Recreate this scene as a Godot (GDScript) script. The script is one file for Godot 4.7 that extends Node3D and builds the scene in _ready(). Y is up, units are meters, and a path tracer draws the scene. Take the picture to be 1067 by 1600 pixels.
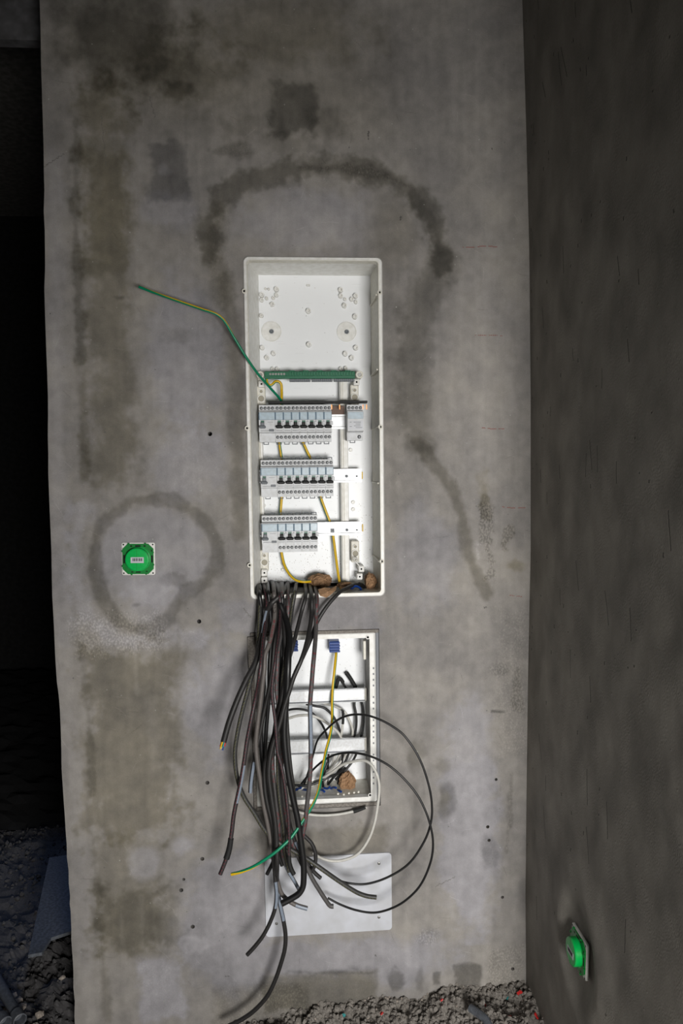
extends Node3D
# An electrical distribution board set in a rough plaster wall, its cables hanging out, seen from about 1.5 m.

const EYE := Vector3(0, 1.2, 1.56)
const F := 1120.0            # focal length in pixels of a 1067 x 1600 frame
var cam_basis: Basis
var used := {}
var M := {}                  # materials

func _ready():
	# ---------------------------------------------------------------- camera, sky, lights, exposure
	cam_basis = Basis(Vector3.UP, deg_to_rad(-4.1536)) * Basis(Vector3.RIGHT, deg_to_rad(-3.8488)) * Basis(Vector3.BACK, deg_to_rad(-0.7222))
	var cam := Camera3D.new(); cam.name = "camera"; add_child(cam)
	cam.transform = Transform3D(cam_basis, EYE)
	cam.fov = rad_to_deg(2.0 * atan(800.0 / F)); cam.near = 0.02; cam.far = 60.0; cam.current = true
	var we := WorldEnvironment.new(); we.name = "environment"
	var env := Environment.new()
	env.tonemap_mode = Environment.TONE_MAPPER_LINEAR; env.tonemap_exposure = 1.0
	var sky := Sky.new(); var sm := ProceduralSkyMaterial.new()
	sm.sky_top_color = Color(0.55, 0.65, 0.8); sm.sky_horizon_color = Color(0.8, 0.83, 0.86)
	sm.ground_bottom_color = Color(0.3, 0.29, 0.27); sm.ground_horizon_color = Color(0.6, 0.6, 0.58)
	sky.sky_material = sm; env.sky = sky; env.background_mode = Environment.BG_SKY; env.background_energy_multiplier = 0.6
	env.sdfgi_enabled = true; env.ssao_enabled = true; env.ssil_enabled = true
	we.environment = env; add_child(we)
	# daylight through the low window behind the camera, to its right
	var win := AreaLight3D.new(); win.name = "window_daylight"
	win.area_size = Vector2(0.7, 0.7); win.light_energy = 10.3; win.light_color = Color(1.0, 0.99, 0.975); win.shadow_enabled = true
	win.area_range = 12.0
	win.position = Vector3(0.49, 0.9, 2.65); win.rotation = Vector3(0, deg_to_rad(10), 0)
	add_child(win)
	# added cold fill light on the passage floor at left, no opening above it
	var well := SpotLight3D.new(); well.name = "passage_fill"
	well.light_energy = 0.85; well.light_color = Color(0.66, 0.77, 1.0); well.light_size = 0.15; well.shadow_enabled = true
	well.spot_range = 6.0; well.spot_attenuation = 2.0; well.spot_angle = 16.0; well.spot_angle_attenuation = 0.6
	well.position = Vector3(-0.25, 2.4, -0.6)
	well.basis = Basis.looking_at(Vector3(-0.78, 0.0, -0.25) - well.position, Vector3(0, 0, 1))
	add_child(well)

	make_materials()
	room()
	main_box()
	boards()
	lower_box()
	cover_plate()
	wires()
	bundle()
	corner_wires()
	sockets()
	paper()
	ground()
	passage()

# ==================================================================== placing helpers
func ray(px: float, py: float) -> Vector3:
	return cam_basis * Vector3((px - 533.5) / F, (800.0 - py) / F, -1.0)

func P(px: float, py: float, z := 0.0) -> Vector3:        # where the line of sight meets the plane at depth z
	var d := ray(px, py)
	return EYE + d * ((z - EYE.z) / d.z)

func G(px: float, py: float, y := 0.0) -> Vector3:        # ... the horizontal plane at height y
	var d := ray(px, py)
	return EYE + d * ((y - EYE.y) / d.y)

func X(px: float, py: float, x: float) -> Vector3:        # ... the side plane at x
	var d := ray(px, py)
	return EYE + d * ((x - EYE.x) / d.x)

func numbered(n: String) -> String:
	if not used.has(n):
		used[n] = 0
		return n
	used[n] += 1
	return "%s_%03d" % [n, used[n]]

func thing(called: String, label: String, category: String, at := Vector3.ZERO, group := "") -> Node3D:
	var o := Node3D.new(); o.name = numbered(called); add_child(o); o.position = at
	tag(o, label, category, group)
	return o

func tag(o: Node, label: String, category: String, group := ""):
	o.set_meta("label", label); o.set_meta("category", category)
	if group: o.set_meta("group", group)
	elif o.has_meta("group"): o.remove_meta("group")

func part(called: String, mesh: Mesh, material: Material, parent: Node, at := Vector3.ZERO, label := "") -> MeshInstance3D:
	var o := MeshInstance3D.new(); o.name = called; o.mesh = mesh; o.material_override = material; o.position = at
	parent.add_child(o, true)
	if label: o.set_meta("label", label)
	return o

func struct(called: String, mesh: Mesh, material: Material) -> MeshInstance3D:
	var o := MeshInstance3D.new(); o.name = numbered(called); o.mesh = mesh; o.material_override = material; add_child(o)
	o.set_meta("kind", "structure")
	return o

func copy(o: Node3D, called: String, label: String) -> Node3D:
	var c: Node3D = o.duplicate(); c.name = numbered(called); add_child(c); c.set_meta("label", label)
	return c

# ==================================================================== mesh helpers
func begin() -> SurfaceTool:
	var st := SurfaceTool.new(); st.begin(Mesh.PRIMITIVE_TRIANGLES); return st

func vtx(st: SurfaceTool, p: Vector3, n: Vector3, uv := Vector2.ZERO):
	st.set_normal(n); st.set_uv(uv); st.add_vertex(p)

func tri(st: SurfaceTool, a: Vector3, b: Vector3, c: Vector3):      # counter-clockwise from outside
	var n := (b - a).cross(c - a).normalized()
	vtx(st, a, n); vtx(st, c, n); vtx(st, b, n)

func quad(st: SurfaceTool, a: Vector3, b: Vector3, c: Vector3, d: Vector3):
	tri(st, a, b, c); tri(st, a, c, d)

func quad_uv(st: SurfaceTool, q: Array, uv: Array):
	var n: Vector3 = (q[1] - q[0]).cross(q[2] - q[0]).normalized()
	for i in [0, 2, 1, 0, 3, 2]: vtx(st, q[i], n, uv[i])

func face(st: SurfaceTool, pts: Array, c: Vector3):                 # convex polygon turned outward from c
	var m := Vector3.ZERO
	for p in pts: m += p
	m /= pts.size()
	var n: Vector3 = (pts[1] - pts[0]).cross(pts[2] - pts[0])
	if n.dot(m - c) < 0: pts.reverse()
	for i in range(1, pts.size() - 1): tri(st, pts[0], pts[i], pts[i + 1])

func box(st: SurfaceTool, c: Vector3, s: Vector3, b := 0.0):        # box with chamfered edges
	var h := s * 0.5
	b = min(b, min(h.x, min(h.y, h.z)) * 0.95)
	for ax in 3:
		var u := (ax + 1) % 3; var w := (ax + 2) % 3
		for sg in [-1, 1]:
			var q := []
			for k in [[-1, -1], [1, -1], [1, 1], [-1, 1]]:
				var p := Vector3.ZERO
				p[ax] = sg * h[ax]; p[u] = k[0] * (h[u] - b); p[w] = k[1] * (h[w] - b)
				q.append(c + p)
			face(st, q, c)
	if b <= 0.0: return
	for ax in 3:
		var u := (ax + 1) % 3; var w := (ax + 2) % 3
		for su in [-1, 1]:
			for sw in [-1, 1]:
				var q := []
				for k in [[-1, 0], [1, 0], [1, 1], [-1, 1]]:
					var p := Vector3.ZERO
					p[ax] = k[0] * (h[ax] - b)
					p[u] = su * (h[u] - (b if k[1] else 0.0)); p[w] = sw * (h[w] - (0.0 if k[1] else b))
					q.append(c + p)
				face(st, q, c)
	for sx in [-1, 1]:
		for sy in [-1, 1]:
			for sz in [-1, 1]:
				var k := Vector3(sx, sy, sz)
				face(st, [c + k * Vector3(h.x, h.y - b, h.z - b), c + k * Vector3(h.x - b, h.y, h.z - b), c + k * Vector3(h.x - b, h.y - b, h.z)], c)

func bx(c: Vector3, s: Vector3, b := 0.0) -> ArrayMesh:
	var st := begin(); box(st, c, s, b); return st.commit()

func lathe(st: SurfaceTool, o: Vector3, prof: Array, n := 20, ax := Vector3(0, 0, 1)):   # profile of (radius, height along ax)
	var e1 := (Vector3.UP if absf(ax.y) < 0.9 else Vector3.RIGHT).cross(ax).normalized()
	var e2 := ax.cross(e1)
	for k in prof.size() - 1:
		var a: Vector2 = prof[k]; var b: Vector2 = prof[k + 1]
		var sl := Vector2(b.y - a.y, a.x - b.x).normalized()
		for i in n:
			var t0 := TAU * i / n; var t1 := TAU * (i + 1) / n
			var d0 := e1 * cos(t0) + e2 * sin(t0); var d1 := e1 * cos(t1) + e2 * sin(t1)
			var n0 := d0 * sl.x + ax * sl.y; var n1 := d1 * sl.x + ax * sl.y
			var p := [o + d0 * a.x + ax * a.y, o + d1 * a.x + ax * a.y, o + d1 * b.x + ax * b.y, o + d0 * b.x + ax * b.y]
			vtx(st, p[0], n0); vtx(st, p[2], n1); vtx(st, p[1], n1)
			vtx(st, p[0], n0); vtx(st, p[3], n0); vtx(st, p[2], n1)

func rod(st: SurfaceTool, a: Vector3, b: Vector3, r: float, n := 10):
	var l := (b - a).length()
	lathe(st, a, [Vector2(0, 0), Vector2(r, 0), Vector2(r, l), Vector2(0, l)], n, (b - a) / l)

func ring(st: SurfaceTool, o: Vector3, ro: float, ri: float, h: float, n := 18, ax := Vector3(0, 0, 1)):
	lathe(st, o, [Vector2(ri, 0), Vector2(ro, 0), Vector2(ro, h * 0.8), Vector2(ro - h * 0.2, h), Vector2(ri + h * 0.1, h), Vector2(ri, h * 0.8), Vector2(ri, 0)], n, ax)

func extrude(st: SurfaceTool, poly: PackedVector2Array, z0: float, z1: float):   # outline in x,y; any winding
	var pts := poly.duplicate()
	if Geometry2D.is_polygon_clockwise(pts): pts.reverse()
	var ix := Geometry2D.triangulate_polygon(pts)
	for i in range(0, ix.size(), 3):
		var a := pts[ix[i]]; var b := pts[ix[i + 1]]; var c := pts[ix[i + 2]]
		if (b - a).cross(c - a) < 0: var t := b; b = c; c = t
		tri(st, Vector3(a.x, a.y, z1), Vector3(b.x, b.y, z1), Vector3(c.x, c.y, z1))
		tri(st, Vector3(a.x, a.y, z0), Vector3(c.x, c.y, z0), Vector3(b.x, b.y, z0))
	for i in pts.size():
		var a := pts[i]; var b := pts[(i + 1) % pts.size()]
		quad(st, Vector3(a.x, a.y, z0), Vector3(b.x, b.y, z0), Vector3(b.x, b.y, z1), Vector3(a.x, a.y, z1))

func rounded(w: float, h: float, r: float, n := 5) -> PackedVector2Array:
	var q := PackedVector2Array()
	for k in 4:
		var c := Vector2((w / 2 - r) * [1, -1, -1, 1][k], (h / 2 - r) * [1, 1, -1, -1][k])
		for i in n + 1:
			var t := PI / 2 * (k + float(i) / n)
			q.append(c + Vector2(cos(t), sin(t)) * r)
	return q

func smooth(pts: Array, step := 0.006) -> PackedVector3Array:       # Catmull-Rom through the points
	var c := Curve3D.new(); c.bake_interval = step
	for i in pts.size():
		var a: Vector3 = pts[max(i - 1, 0)]; var b: Vector3 = pts[min(i + 1, pts.size() - 1)]
		var here: Vector3 = pts[i]
		var li: float = (here - pts[max(i - 1, 0)]).length(); var lo: float = (pts[min(i + 1, pts.size() - 1)] - here).length()
		var t := (b - a).normalized()
		c.add_point(here, -t * li * 0.33, t * lo * 0.33)
	return c.get_baked_points()

func frames(path: PackedVector3Array) -> Array:                     # the normal at each point that turns most towards the room
	var out := []; var last := Vector3.RIGHT
	for i in path.size():
		var t := (path[min(i + 1, path.size() - 1)] - path[max(i - 1, 0)]).normalized()
		var towards := Vector3(0, 0, 1) - t * t.z; var kept := (last - t * last.dot(t)).normalized()
		var nn := kept.lerp(towards.normalized(), smoothstep(0.1, 0.7, towards.length())) if i else towards
		if nn.length() < 0.05: nn = Vector3(0, 1, 0) - t * t.y
		nn = nn.normalized(); last = nn
		out.append([t, nn, t.cross(nn)])
	return out

func tube(path: PackedVector3Array, r: float, n := 10, a0 := 0.0, a1 := TAU, cap := true, phase: Array = [], taper := 1.0) -> ArrayMesh:
	# whole tube, or with a0, a1 a strip of it; phase turns the strip along the way
	var st := begin(); var fr := frames(path); var whole := a1 - a0 > TAU - 0.01
	var rows := []; var len_ := 0.0
	for i in path.size():
		if i: len_ += path[i].distance_to(path[i - 1])
		var f := float(i) / (path.size() - 1)
		var ph := 0.0
		if phase.size():
			var s := f * (phase.size() - 1); var k := mini(int(s), phase.size() - 2)
			ph = lerpf(phase[k], phase[k + 1], s - k)
		var rr: float = r * lerpf(1.0, taper, f)
		var row := []
		for k in n + 1:
			var t := a0 + (a1 - a0) * k / n + ph
			var d: Vector3 = fr[i][1] * cos(t) + fr[i][2] * sin(t)
			row.append([path[i] + d * rr, d, Vector2(0.5 + float(k) / n, len_)])
		rows.append(row)
	for i in rows.size() - 1:
		for k in n:
			var a: Array = rows[i][k]; var b: Array = rows[i][k + 1]; var c: Array = rows[i + 1][k + 1]; var d: Array = rows[i + 1][k]
			for v in [a, c, b, a, d, c]: vtx(st, v[0], v[1], v[2])
	if cap and whole:
		for e in [0, path.size() - 1]:
			for k in n:
				var q := [path[e], rows[e][k][0], rows[e][k + 1][0]]
				face(st, q, path[e] + fr[e][0] * (0.01 if e == 0 else -0.01))
	return st.commit()

func px_path(a: Array, step := 0.006) -> PackedVector3Array:        # [px, py, z] triples
	var q := []
	for p in a: q.append(P(p[0], p[1], p[2]))
	return smooth(q, step)

func slice(path: PackedVector3Array, t0: float, t1: float) -> PackedVector3Array:
	var a := int(t0 * (path.size() - 1)); var b := int(t1 * (path.size() - 1))
	return path.slice(a, b + 1)

# ==================================================================== materials
func mat(c: Color, rough := 0.6, metal := 0.0) -> StandardMaterial3D:
	var m := StandardMaterial3D.new(); m.albedo_color = c; m.roughness = rough; m.metallic = metal
	return m

func noise_tex(freq: float, size: int, lo: Color, hi: Color, sd := 1, octaves := 4) -> ImageTexture:
	var n := FastNoiseLite.new(); n.seed = sd; n.frequency = freq; n.fractal_octaves = octaves; n.noise_type = FastNoiseLite.TYPE_SIMPLEX
	var im := n.get_seamless_image(size, size); im.convert(Image.FORMAT_RGB8)
	var d := im.get_data()
	for i in size * size:
		var c := lo.lerp(hi, d[i * 3] / 255.0)
		d[i * 3] = int(c.r * 255); d[i * 3 + 1] = int(c.g * 255); d[i * 3 + 2] = int(c.b * 255)
	return ImageTexture.create_from_image(Image.create_from_data(size, size, false, Image.FORMAT_RGB8, d))

func worn(c: Color, tex: Texture2D, scale: float, rough := 0.6, metal := 0.0) -> StandardMaterial3D:
	var m := mat(c, rough, metal)
	m.albedo_texture = tex; m.uv1_triplanar = true; m.uv1_world_triplanar = true; m.uv1_scale = Vector3.ONE * scale
	return m

func make_materials():
	var dusty := noise_tex(0.03, 256, Color(0.92, 0.915, 0.90), Color(1, 1, 1), 5)
	var grain := noise_tex(0.06, 256, Color(0.7, 0.69, 0.68), Color(1, 1, 1), 8)
	M.white = worn(Color(0.925, 0.925, 0.915), dusty, 6.0, 0.45)
	M.cream = worn(Color(0.88, 0.87, 0.83), dusty, 7.0, 0.5)
	M.plate = worn(Color(0.78, 0.79, 0.82), dusty, 2.0, 0.4)
	M.grey = worn(Color(0.80, 0.81, 0.825), dusty, 9.0, 0.45)
	M.seam = mat(Color(0.45, 0.46, 0.48), 0.6)
	M.blue_grey = worn(Color(0.68, 0.75, 0.80), dusty, 11.0, 0.35)
	M.black = worn(Color(0.04, 0.042, 0.045), grain, 20.0, 0.6)
	M.dark = mat(Color(0.065, 0.065, 0.065), 0.7); M.keyhole = mat(Color(0.60, 0.58, 0.52), 0.7)
	M.hole = mat(Color(0.05, 0.05, 0.05), 0.9)
	M.slate = mat(Color(0.34, 0.43, 0.50), 0.6); M.well = mat(Color(0.24, 0.25, 0.26), 0.7); M.dull = mat(Color(0.56, 0.57, 0.58), 0.5)
	M.screw = worn(Color(0.66, 0.66, 0.65), grain, 30.0, 0.35, 0.8)
	M.zinc = worn(Color(0.91, 0.92, 0.935), dusty, 14.0, 0.42, 0.3)
	M.toggle_grey = mat(Color(0.42, 0.44, 0.46), 0.5)
	M.indicator = mat(Color(0.05, 0.36, 0.27), 0.4)
	M.bar_green = worn(Color(0.02, 0.47, 0.32), grain, 25.0, 0.4)
	M.wire_green = worn(Color(0.0, 0.50, 0.36), dusty, 15.0, 0.38)
	M.wire_yellow = worn(Color(0.86, 0.70, 0.10), dusty, 15.0, 0.38)
	M.copper = mat(Color(0.95, 0.62, 0.40), 0.3, 0.9)
	M.brown = mat(Color(0.42, 0.34, 0.30), 0.7)
	M.blue = worn(Color(0.08, 0.27, 0.60), grain, 25.0, 0.4)
	M.cable_black = worn(Color(0.10, 0.10, 0.105), grain, 18.0, 0.42)
	M.cable_dark = worn(Color(0.17, 0.165, 0.165), grain, 14.0, 0.5)
	M.cable_grey = worn(Color(0.36, 0.355, 0.355), grain, 12.0, 0.55)
	M.cable_white = worn(Color(0.78, 0.775, 0.755), dusty, 12.0, 0.5)
	M.sheen_paint = worn(Color(0.50, 0.54, 0.60), dusty, 20.0, 0.35)  # pale colour of the highlights painted on the cables
	M.red = mat(Color(0.75, 0.13, 0.12), 0.5)
	M.teal = mat(Color(0.15, 0.52, 0.52), 0.5)
	M.orange = mat(Color(0.80, 0.36, 0.16), 0.5)
	M.paper = worn(Color(0.68, 0.535, 0.40), grain, 10.0, 0.85)
	M.shield = worn(Color(0.0, 0.50, 0.20), dusty, 15.0, 0.35)
	M.dome = worn(Color(0.0, 0.72, 0.33), dusty, 15.0, 0.3)
	M.stone = worn(Color(0.56, 0.54, 0.515), grain, 9.0, 0.95)
	M.pale_stone = worn(Color(0.70, 0.66, 0.62), grain, 9.0, 0.95)
	M.pipe = worn(Color(0.40, 0.42, 0.45), grain, 6.0, 0.5)
	M.plaster = worn(Color(0.56, 0.55, 0.53), grain, 1.5, 0.9)
	M.dim = worn(Color(0.16, 0.16, 0.16), grain, 1.5, 0.95)  # near-black colour standing for darkness in the passage and behind the box
	M.frame = worn(Color(0.62, 0.61, 0.59), grain, 3.0, 0.6)
	M.pane = mat(Color(0.9, 0.95, 0.95, 0.06), 0.03); M.pane.transparency = BaseMaterial3D.TRANSPARENCY_ALPHA
	M.shade_black = worn(Color(0.13, 0.13, 0.14), grain, 4.0, 0.95); M.shade_rubble = worn(Color(0.33, 0.325, 0.33), grain, 9.0, 0.95)  # passage ground colours, darkened to stand for its shade
	M.screed = worn(Color(0.84, 0.83, 0.81), grain, 1.5, 0.9); M.lintel = worn(Color(0.36, 0.36, 0.37), grain, 1.5, 0.9)
	# printed cables
	M.print_cuisine = cable_print(Color(0.35, 0.33, 0.32), 1); M.print_red = cable_print(Color(0.27, 0.26, 0.26), 2)
	M.dots_red = cable_print(Color(0.16, 0.13, 0.14), 3); M.dots_yellow = cable_print(Color(0.17, 0.17, 0.165), 4)

# strokes of the few letters written by hand on the cables, in a unit square
const LETTERS := {
	"L": [[0, 1, 0, 0, 0.7, 0]], "a": [[0.7, 0.55, 0.2, 0.6, 0, 0.25, 0.3, 0, 0.7, 0.2], [0.7, 0.6, 0.7, 0]],
	"m": [[0, 0.6, 0, 0], [0, 0.45, 0.25, 0.6, 0.4, 0.4, 0.4, 0], [0.4, 0.45, 0.65, 0.6, 0.8, 0.4, 0.8, 0]],
	"p": [[0, 0.6, 0, -0.4], [0, 0.5, 0.4, 0.6, 0.6, 0.3, 0.4, 0, 0, 0.1]], "e": [[0, 0.3, 0.6, 0.35, 0.4, 0.6, 0.1, 0.5, 0, 0.2, 0.3, 0, 0.65, 0.1]],
	"C": [[0.7, 0.9, 0.3, 1, 0, 0.5, 0.3, 0, 0.7, 0.1]], "u": [[0, 0.6, 0, 0.15, 0.3, 0, 0.6, 0.2], [0.6, 0.6, 0.6, 0]], "i": [[0.2, 0.6, 0.2, 0], [0.2, 0.85, 0.2, 0.9]],
	"s": [[0.5, 0.55, 0.1, 0.5, 0.4, 0.25, 0.4, 0.05, 0, 0]], "n": [[0, 0.6, 0, 0], [0, 0.45, 0.3, 0.6, 0.55, 0.4, 0.55, 0]]}

func stroke(im: Image, a: Vector2, b: Vector2, c: Color):
	var n := int(a.distance_to(b) * 2) + 1
	for i in n + 1:
		var p := a.lerp(b, float(i) / n)
		for d in [Vector2.ZERO, Vector2(1, 0)]:
			im.set_pixel(posmod(int(p.x + d.x), im.get_width()), clampi(int(p.y + d.y), 0, im.get_height() - 1), c)

func cable_print(base: Color, kind: int) -> StandardMaterial3D:
	# 64 pixels round the cable, 1024 along 0.9 m of it
	var rng := RandomNumberGenerator.new(); rng.seed = 40 + kind
	var im := Image.create(64, 1024, false, Image.FORMAT_RGB8); im.fill(base)
	for i in 2600:
		var c := base.lerp(Color(0.55, 0.53, 0.5), rng.randf() * 0.25)
		im.fill_rect(Rect2i(rng.randi() % 62, rng.randi() % 1010, 1 + rng.randi() % 2, 2 + rng.randi() % 9), c)
	var ink := Color(0.42, 0.10, 0.13)
	if kind == 1:
		var y := 425.0; var seen := 0
		for ch in "Lampe Cuisine":
			if LETTERS.has(ch):
				for s in LETTERS[ch]:
					for k in range(0, s.size() - 2, 2):
						stroke(im, Vector2(26 + s[k + 1] * 14, y - s[k] * 11), Vector2(26 + s[k + 3] * 14, y - s[k + 2] * 11), Color(0.09, 0.06, 0.06) if seen > 4 else ink)
			y -= 12.5; seen += 1
	elif kind == 2:
		for rep in 5:
			var y := 60.0 + rep * 190
			for k in 9:
				var q := Vector2(22 + rng.randf() * 6, y)
				for j in 3:
					var nx := Vector2(20 + rng.randf() * 22, y + rng.randf() * 12)
					stroke(im, q, nx, ink); q = nx
				y += 13
	else:
		var c := Color(0.42, 0.15, 0.19) if kind == 3 else Color(0.46, 0.45, 0.26)
		for k in 128:
			var x := 32 + (k % 3)
			im.fill_rect(Rect2i(x, k * 8, 3 if kind == 3 else 2, 4 if kind == 3 else 3), c)
			if kind == 4: im.fill_rect(Rect2i(x + 3, k * 8 + 3, 2, 3), c)
	var m := mat(Color.WHITE, 0.5); m.albedo_texture = ImageTexture.create_from_image(im)
	m.uv1_scale = Vector3(1, 1.0 / 0.9, 1)
	return m

# ==================================================================== the plaster of the back wall
const TW := 512
const TH := 1024
var tone := PackedFloat32Array()
var warm := PackedFloat32Array()
var speck := PackedFloat32Array()
var nz_a := PackedByteArray()
var nz_b := PackedByteArray()

func tx(px: float, py: float) -> Vector2:
	var p := P(px, py)
	return Vector2((p.x / 1.24 + 0.5) * TW, (1.0 - (p.y + 0.14) / 2.48) * TH)

func noise_bytes(w: int, h: int, freq: float, sd: int, octaves := 4, sy := 1.0) -> PackedByteArray:
	var n := FastNoiseLite.new(); n.seed = sd; n.frequency = freq; n.fractal_octaves = octaves; n.noise_type = FastNoiseLite.TYPE_SIMPLEX
	var im := n.get_image(w, int(h * sy), false, false, true); im.convert(Image.FORMAT_L8)
	if sy != 1.0: im.resize(w, h, Image.INTERPOLATE_CUBIC)
	return im.get_data()

# kind: "line" (points, half width), "spot" (centre, radii) or "rect" (corners); all in pixels of the photograph
func stain_or_shade(kind: String, a: Array, size: float, soft: float, dt: float, dw := 0.0, wander := 6.0, ds := 0.0):
	var k := 0.575
	var q := PackedVector2Array()
	if kind == "spot": q.append(tx(a[0], a[1]))
	elif kind == "rect": q.append(tx(a[0], a[1])); q.append(tx(a[2], a[3]))
	else:
		for i in range(0, a.size(), 2): q.append(tx(a[i], a[i + 1]))
	var lo := q[0]; var hi := q[0]
	for p in q: lo = lo.min(p); hi = hi.max(p)
	var r := Vector2(a[2], a[3]) * k if kind == "spot" else Vector2.ONE * size * k
	if kind == "rect": r = Vector2.ZERO
	var sf := maxf(soft * k * 0.7, 0.6); var wd := wander * k / 110.0
	var pad := Vector2.ONE * (sf + wander * k + 1)
	lo = (lo - r - pad).max(Vector2.ZERO); hi = (hi + r + pad).min(Vector2(TW - 1, TH - 1))
	var c := (q[0] + q[q.size() - 1]) * 0.5; var hs := (q[q.size() - 1] - q[0]).abs() * 0.5
	var rm := minf(r.x, r.y)
	for y in range(int(lo.y), int(hi.y) + 1):
		for x in range(int(lo.x), int(hi.x) + 1):
			var i := y * TW + x
			var p := Vector2(x, y)
			var d := 0.0
			if kind == "spot": d = (((p - q[0]) / r).length() - 1.0) * rm
			elif kind == "rect":
				var e := (p - c).abs() - hs
				d = maxf(e.x, e.y) if e.x < 0.0 or e.y < 0.0 else e.length()
			else:
				d = 1e9
				for s in q.size() - 1:
					var u := q[s]; var v := q[s + 1] - u
					var t := clampf((p - u).dot(v) / v.length_squared(), 0.0, 1.0)
					d = minf(d, (p - u - v * t).length_squared())
				d = sqrt(d) - r.x
			d += (nz_a[i] - 128) * wd + (nz_b[i] - 128) * wd * 0.42
			if d < sf:
				var m := 1.0 - smoothstep(-sf, sf, d)
				tone[i] += dt * m; warm[i] += dw * m; speck[i] += ds * m

func wall_texture() -> ImageTexture:
	tone.resize(TW * TH); warm.resize(TW * TH); speck.resize(TW * TH)
	nz_a = noise_bytes(TW, TH, 0.022, 3); nz_b = noise_bytes(TW, TH, 0.09, 4, 3)
	var big := noise_bytes(TW, TH, 0.006, 5, 3); var drip := noise_bytes(TW, TH, 0.035, 6, 4, 0.12)
	for i in TW * TH:
		tone[i] = 1.0 + (big[i] - 128) * 0.0007 + (nz_a[i] - 128) * 0.00045 + (drip[i] - 128) * 0.00025
		warm[i] = 0.35 + (big[i] - 128) * 0.0007 + (nz_a[i] - 128) * 0.0005
		speck[i] = 0.04
	# --- left: olive damp, paler strip along the edge, dark streak
	stain_or_shade("rect", [125, 130, 212, 760], 0, 34, -0.12, 0.5, 24)
	stain_or_shade("rect", [125, 240, 195, 420], 0, 20, -0.06, 0.3, 12)
	stain_or_shade("line", [118, 190, 117, 330, 122, 470, 126, 560], 6, 6, -0.17, 0.15, 5, 0.08)
	stain_or_shade("line", [128, 600, 131, 745], 6, 8, -0.13, 0.3, 4)
	stain_or_shade("line", [85, 250, 88, 700, 100, 1000], 14, 14, 0.05, -0.2, 6)
	stain_or_shade("spot", [185, 55, 85, 70], 0, 60, -0.3, 0.4, 20)
	stain_or_shade("spot", [285, 105, 70, 45], 0, 40, -0.14, 0.3, 20)
	stain_or_shade("spot", [450, 45, 110, 45], 0, 40, -0.08, 0.4, 15)
	stain_or_shade("spot", [280, 142, 16, 10], 0, 10, -0.12, 0.2, 8)
	stain_or_shade("rect", [150, 60, 600, 200], 0, 80, -0.05, 0.2, 20)
	# --- square damp patches at the top
	stain_or_shade("rect", [422, 126, 494, 210], 0, 12, -0.3, 0.15, 7)
	stain_or_shade("spot", [512, 192, 34, 20], 0, 20, -0.17, 0.1, 8)
	stain_or_shade("spot", [450, 222, 36, 14], 0, 14, -0.1, 0.1, 8)
	stain_or_shade("rect", [345, 184, 390, 220], 0, 18, -0.12, 0.1, 8)
	stain_or_shade("spot", [362, 233, 32, 11], 0, 8, -0.2, 0.15, 7, 0.15)
	stain_or_shade("rect", [232, 224, 293, 312], 0, 9, -0.2, -0.1, 7)
	stain_or_shade("spot", [252, 262, 9, 8], 0, 8, 0.14, -0.2, 5)
	stain_or_shade("spot", [262, 330, 40, 24], 0, 14, 0.06, -0.3, 10)
	# --- the arch of filler above the box
	stain_or_shade("line", [322, 400, 324, 350, 340, 308, 385, 284, 440, 268, 500, 261, 560, 265, 612, 277, 650, 305, 676, 348, 690, 385, 686, 415], 14, 11, -0.24, 0.3, 9)
	stain_or_shade("line", [470, 262, 540, 262, 600, 274, 640, 292], 5, 6, -0.14, 0.1, 7, 0.3)
	stain_or_shade("line", [640, 300, 672, 345, 688, 390], 7, 6, -0.1, 0.1, 4)
	stain_or_shade("line", [340, 330, 330, 400, 345, 470], 14, 16, -0.1, 0.3, 10, 0.1)
	stain_or_shade("spot", [480, 345, 110, 45], 0, 30, 0.07, -0.3, 12)
	stain_or_shade("spot", [610, 360, 36, 50], 0, 26, -0.05, 0.25, 10)
	stain_or_shade("line", [690, 410, 660, 455, 645, 500, 638, 560, 646, 640, 652, 690], 24, 20, -0.17, 0.2, 11)
	stain_or_shade("line", [652, 690, 675, 725, 706, 765, 722, 810, 729, 860, 745, 900, 760, 925], 9, 8, -0.17, 0.3, 5)
	stain_or_shade("line", [612, 440, 612, 700, 615, 900], 14, 18, -0.05, 0.05, 8)
	# --- left of the box
	stain_or_shade("line", [352, 440, 362, 520, 368, 640, 371, 760, 375, 830], 12, 9, -0.15, 0.25, 6)
	stain_or_shade("spot", [290, 560, 60, 110], 0, 40, 0.05, -0.45, 16)
	stain_or_shade("spot", [295, 720, 60, 60], 0, 30, 0.07, -0.35, 14, 0.06)
	stain_or_shade("spot", [190, 464, 8, 3], 0, 4, -0.22, 0.0, 3)  # cast shadow of the earth wire tip, painted on the plaster
	stain_or_shade("spot", [275, 520, 24, 9], 0, 8, -0.08, 0.1, 5)
	# --- ring of filler round the socket
	stain_or_shade("spot", [238, 866, 88, 76], 0, 22, 0.09, -0.35, 9)
	stain_or_shade("spot", [235, 940, 40, 40], 0, 20, 0.05, -0.3, 9)
	stain_or_shade("line", [205, 782, 235, 778, 272, 784, 300, 798, 326, 824, 337, 852, 336, 882, 322, 910, 292, 924, 276, 942, 262, 965, 236, 982, 205, 982, 182, 966, 160, 940, 147, 905, 144, 870, 152, 832, 176, 802, 205, 782], 9, 7, -0.16, 0.2, 6)
	stain_or_shade("line", [150, 835, 148, 880, 160, 930], 8, 8, -0.06, 0.1, 5)
	stain_or_shade("spot", [271, 906, 17, 9], 0, 6, -0.13, 0.1, 5)
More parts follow.
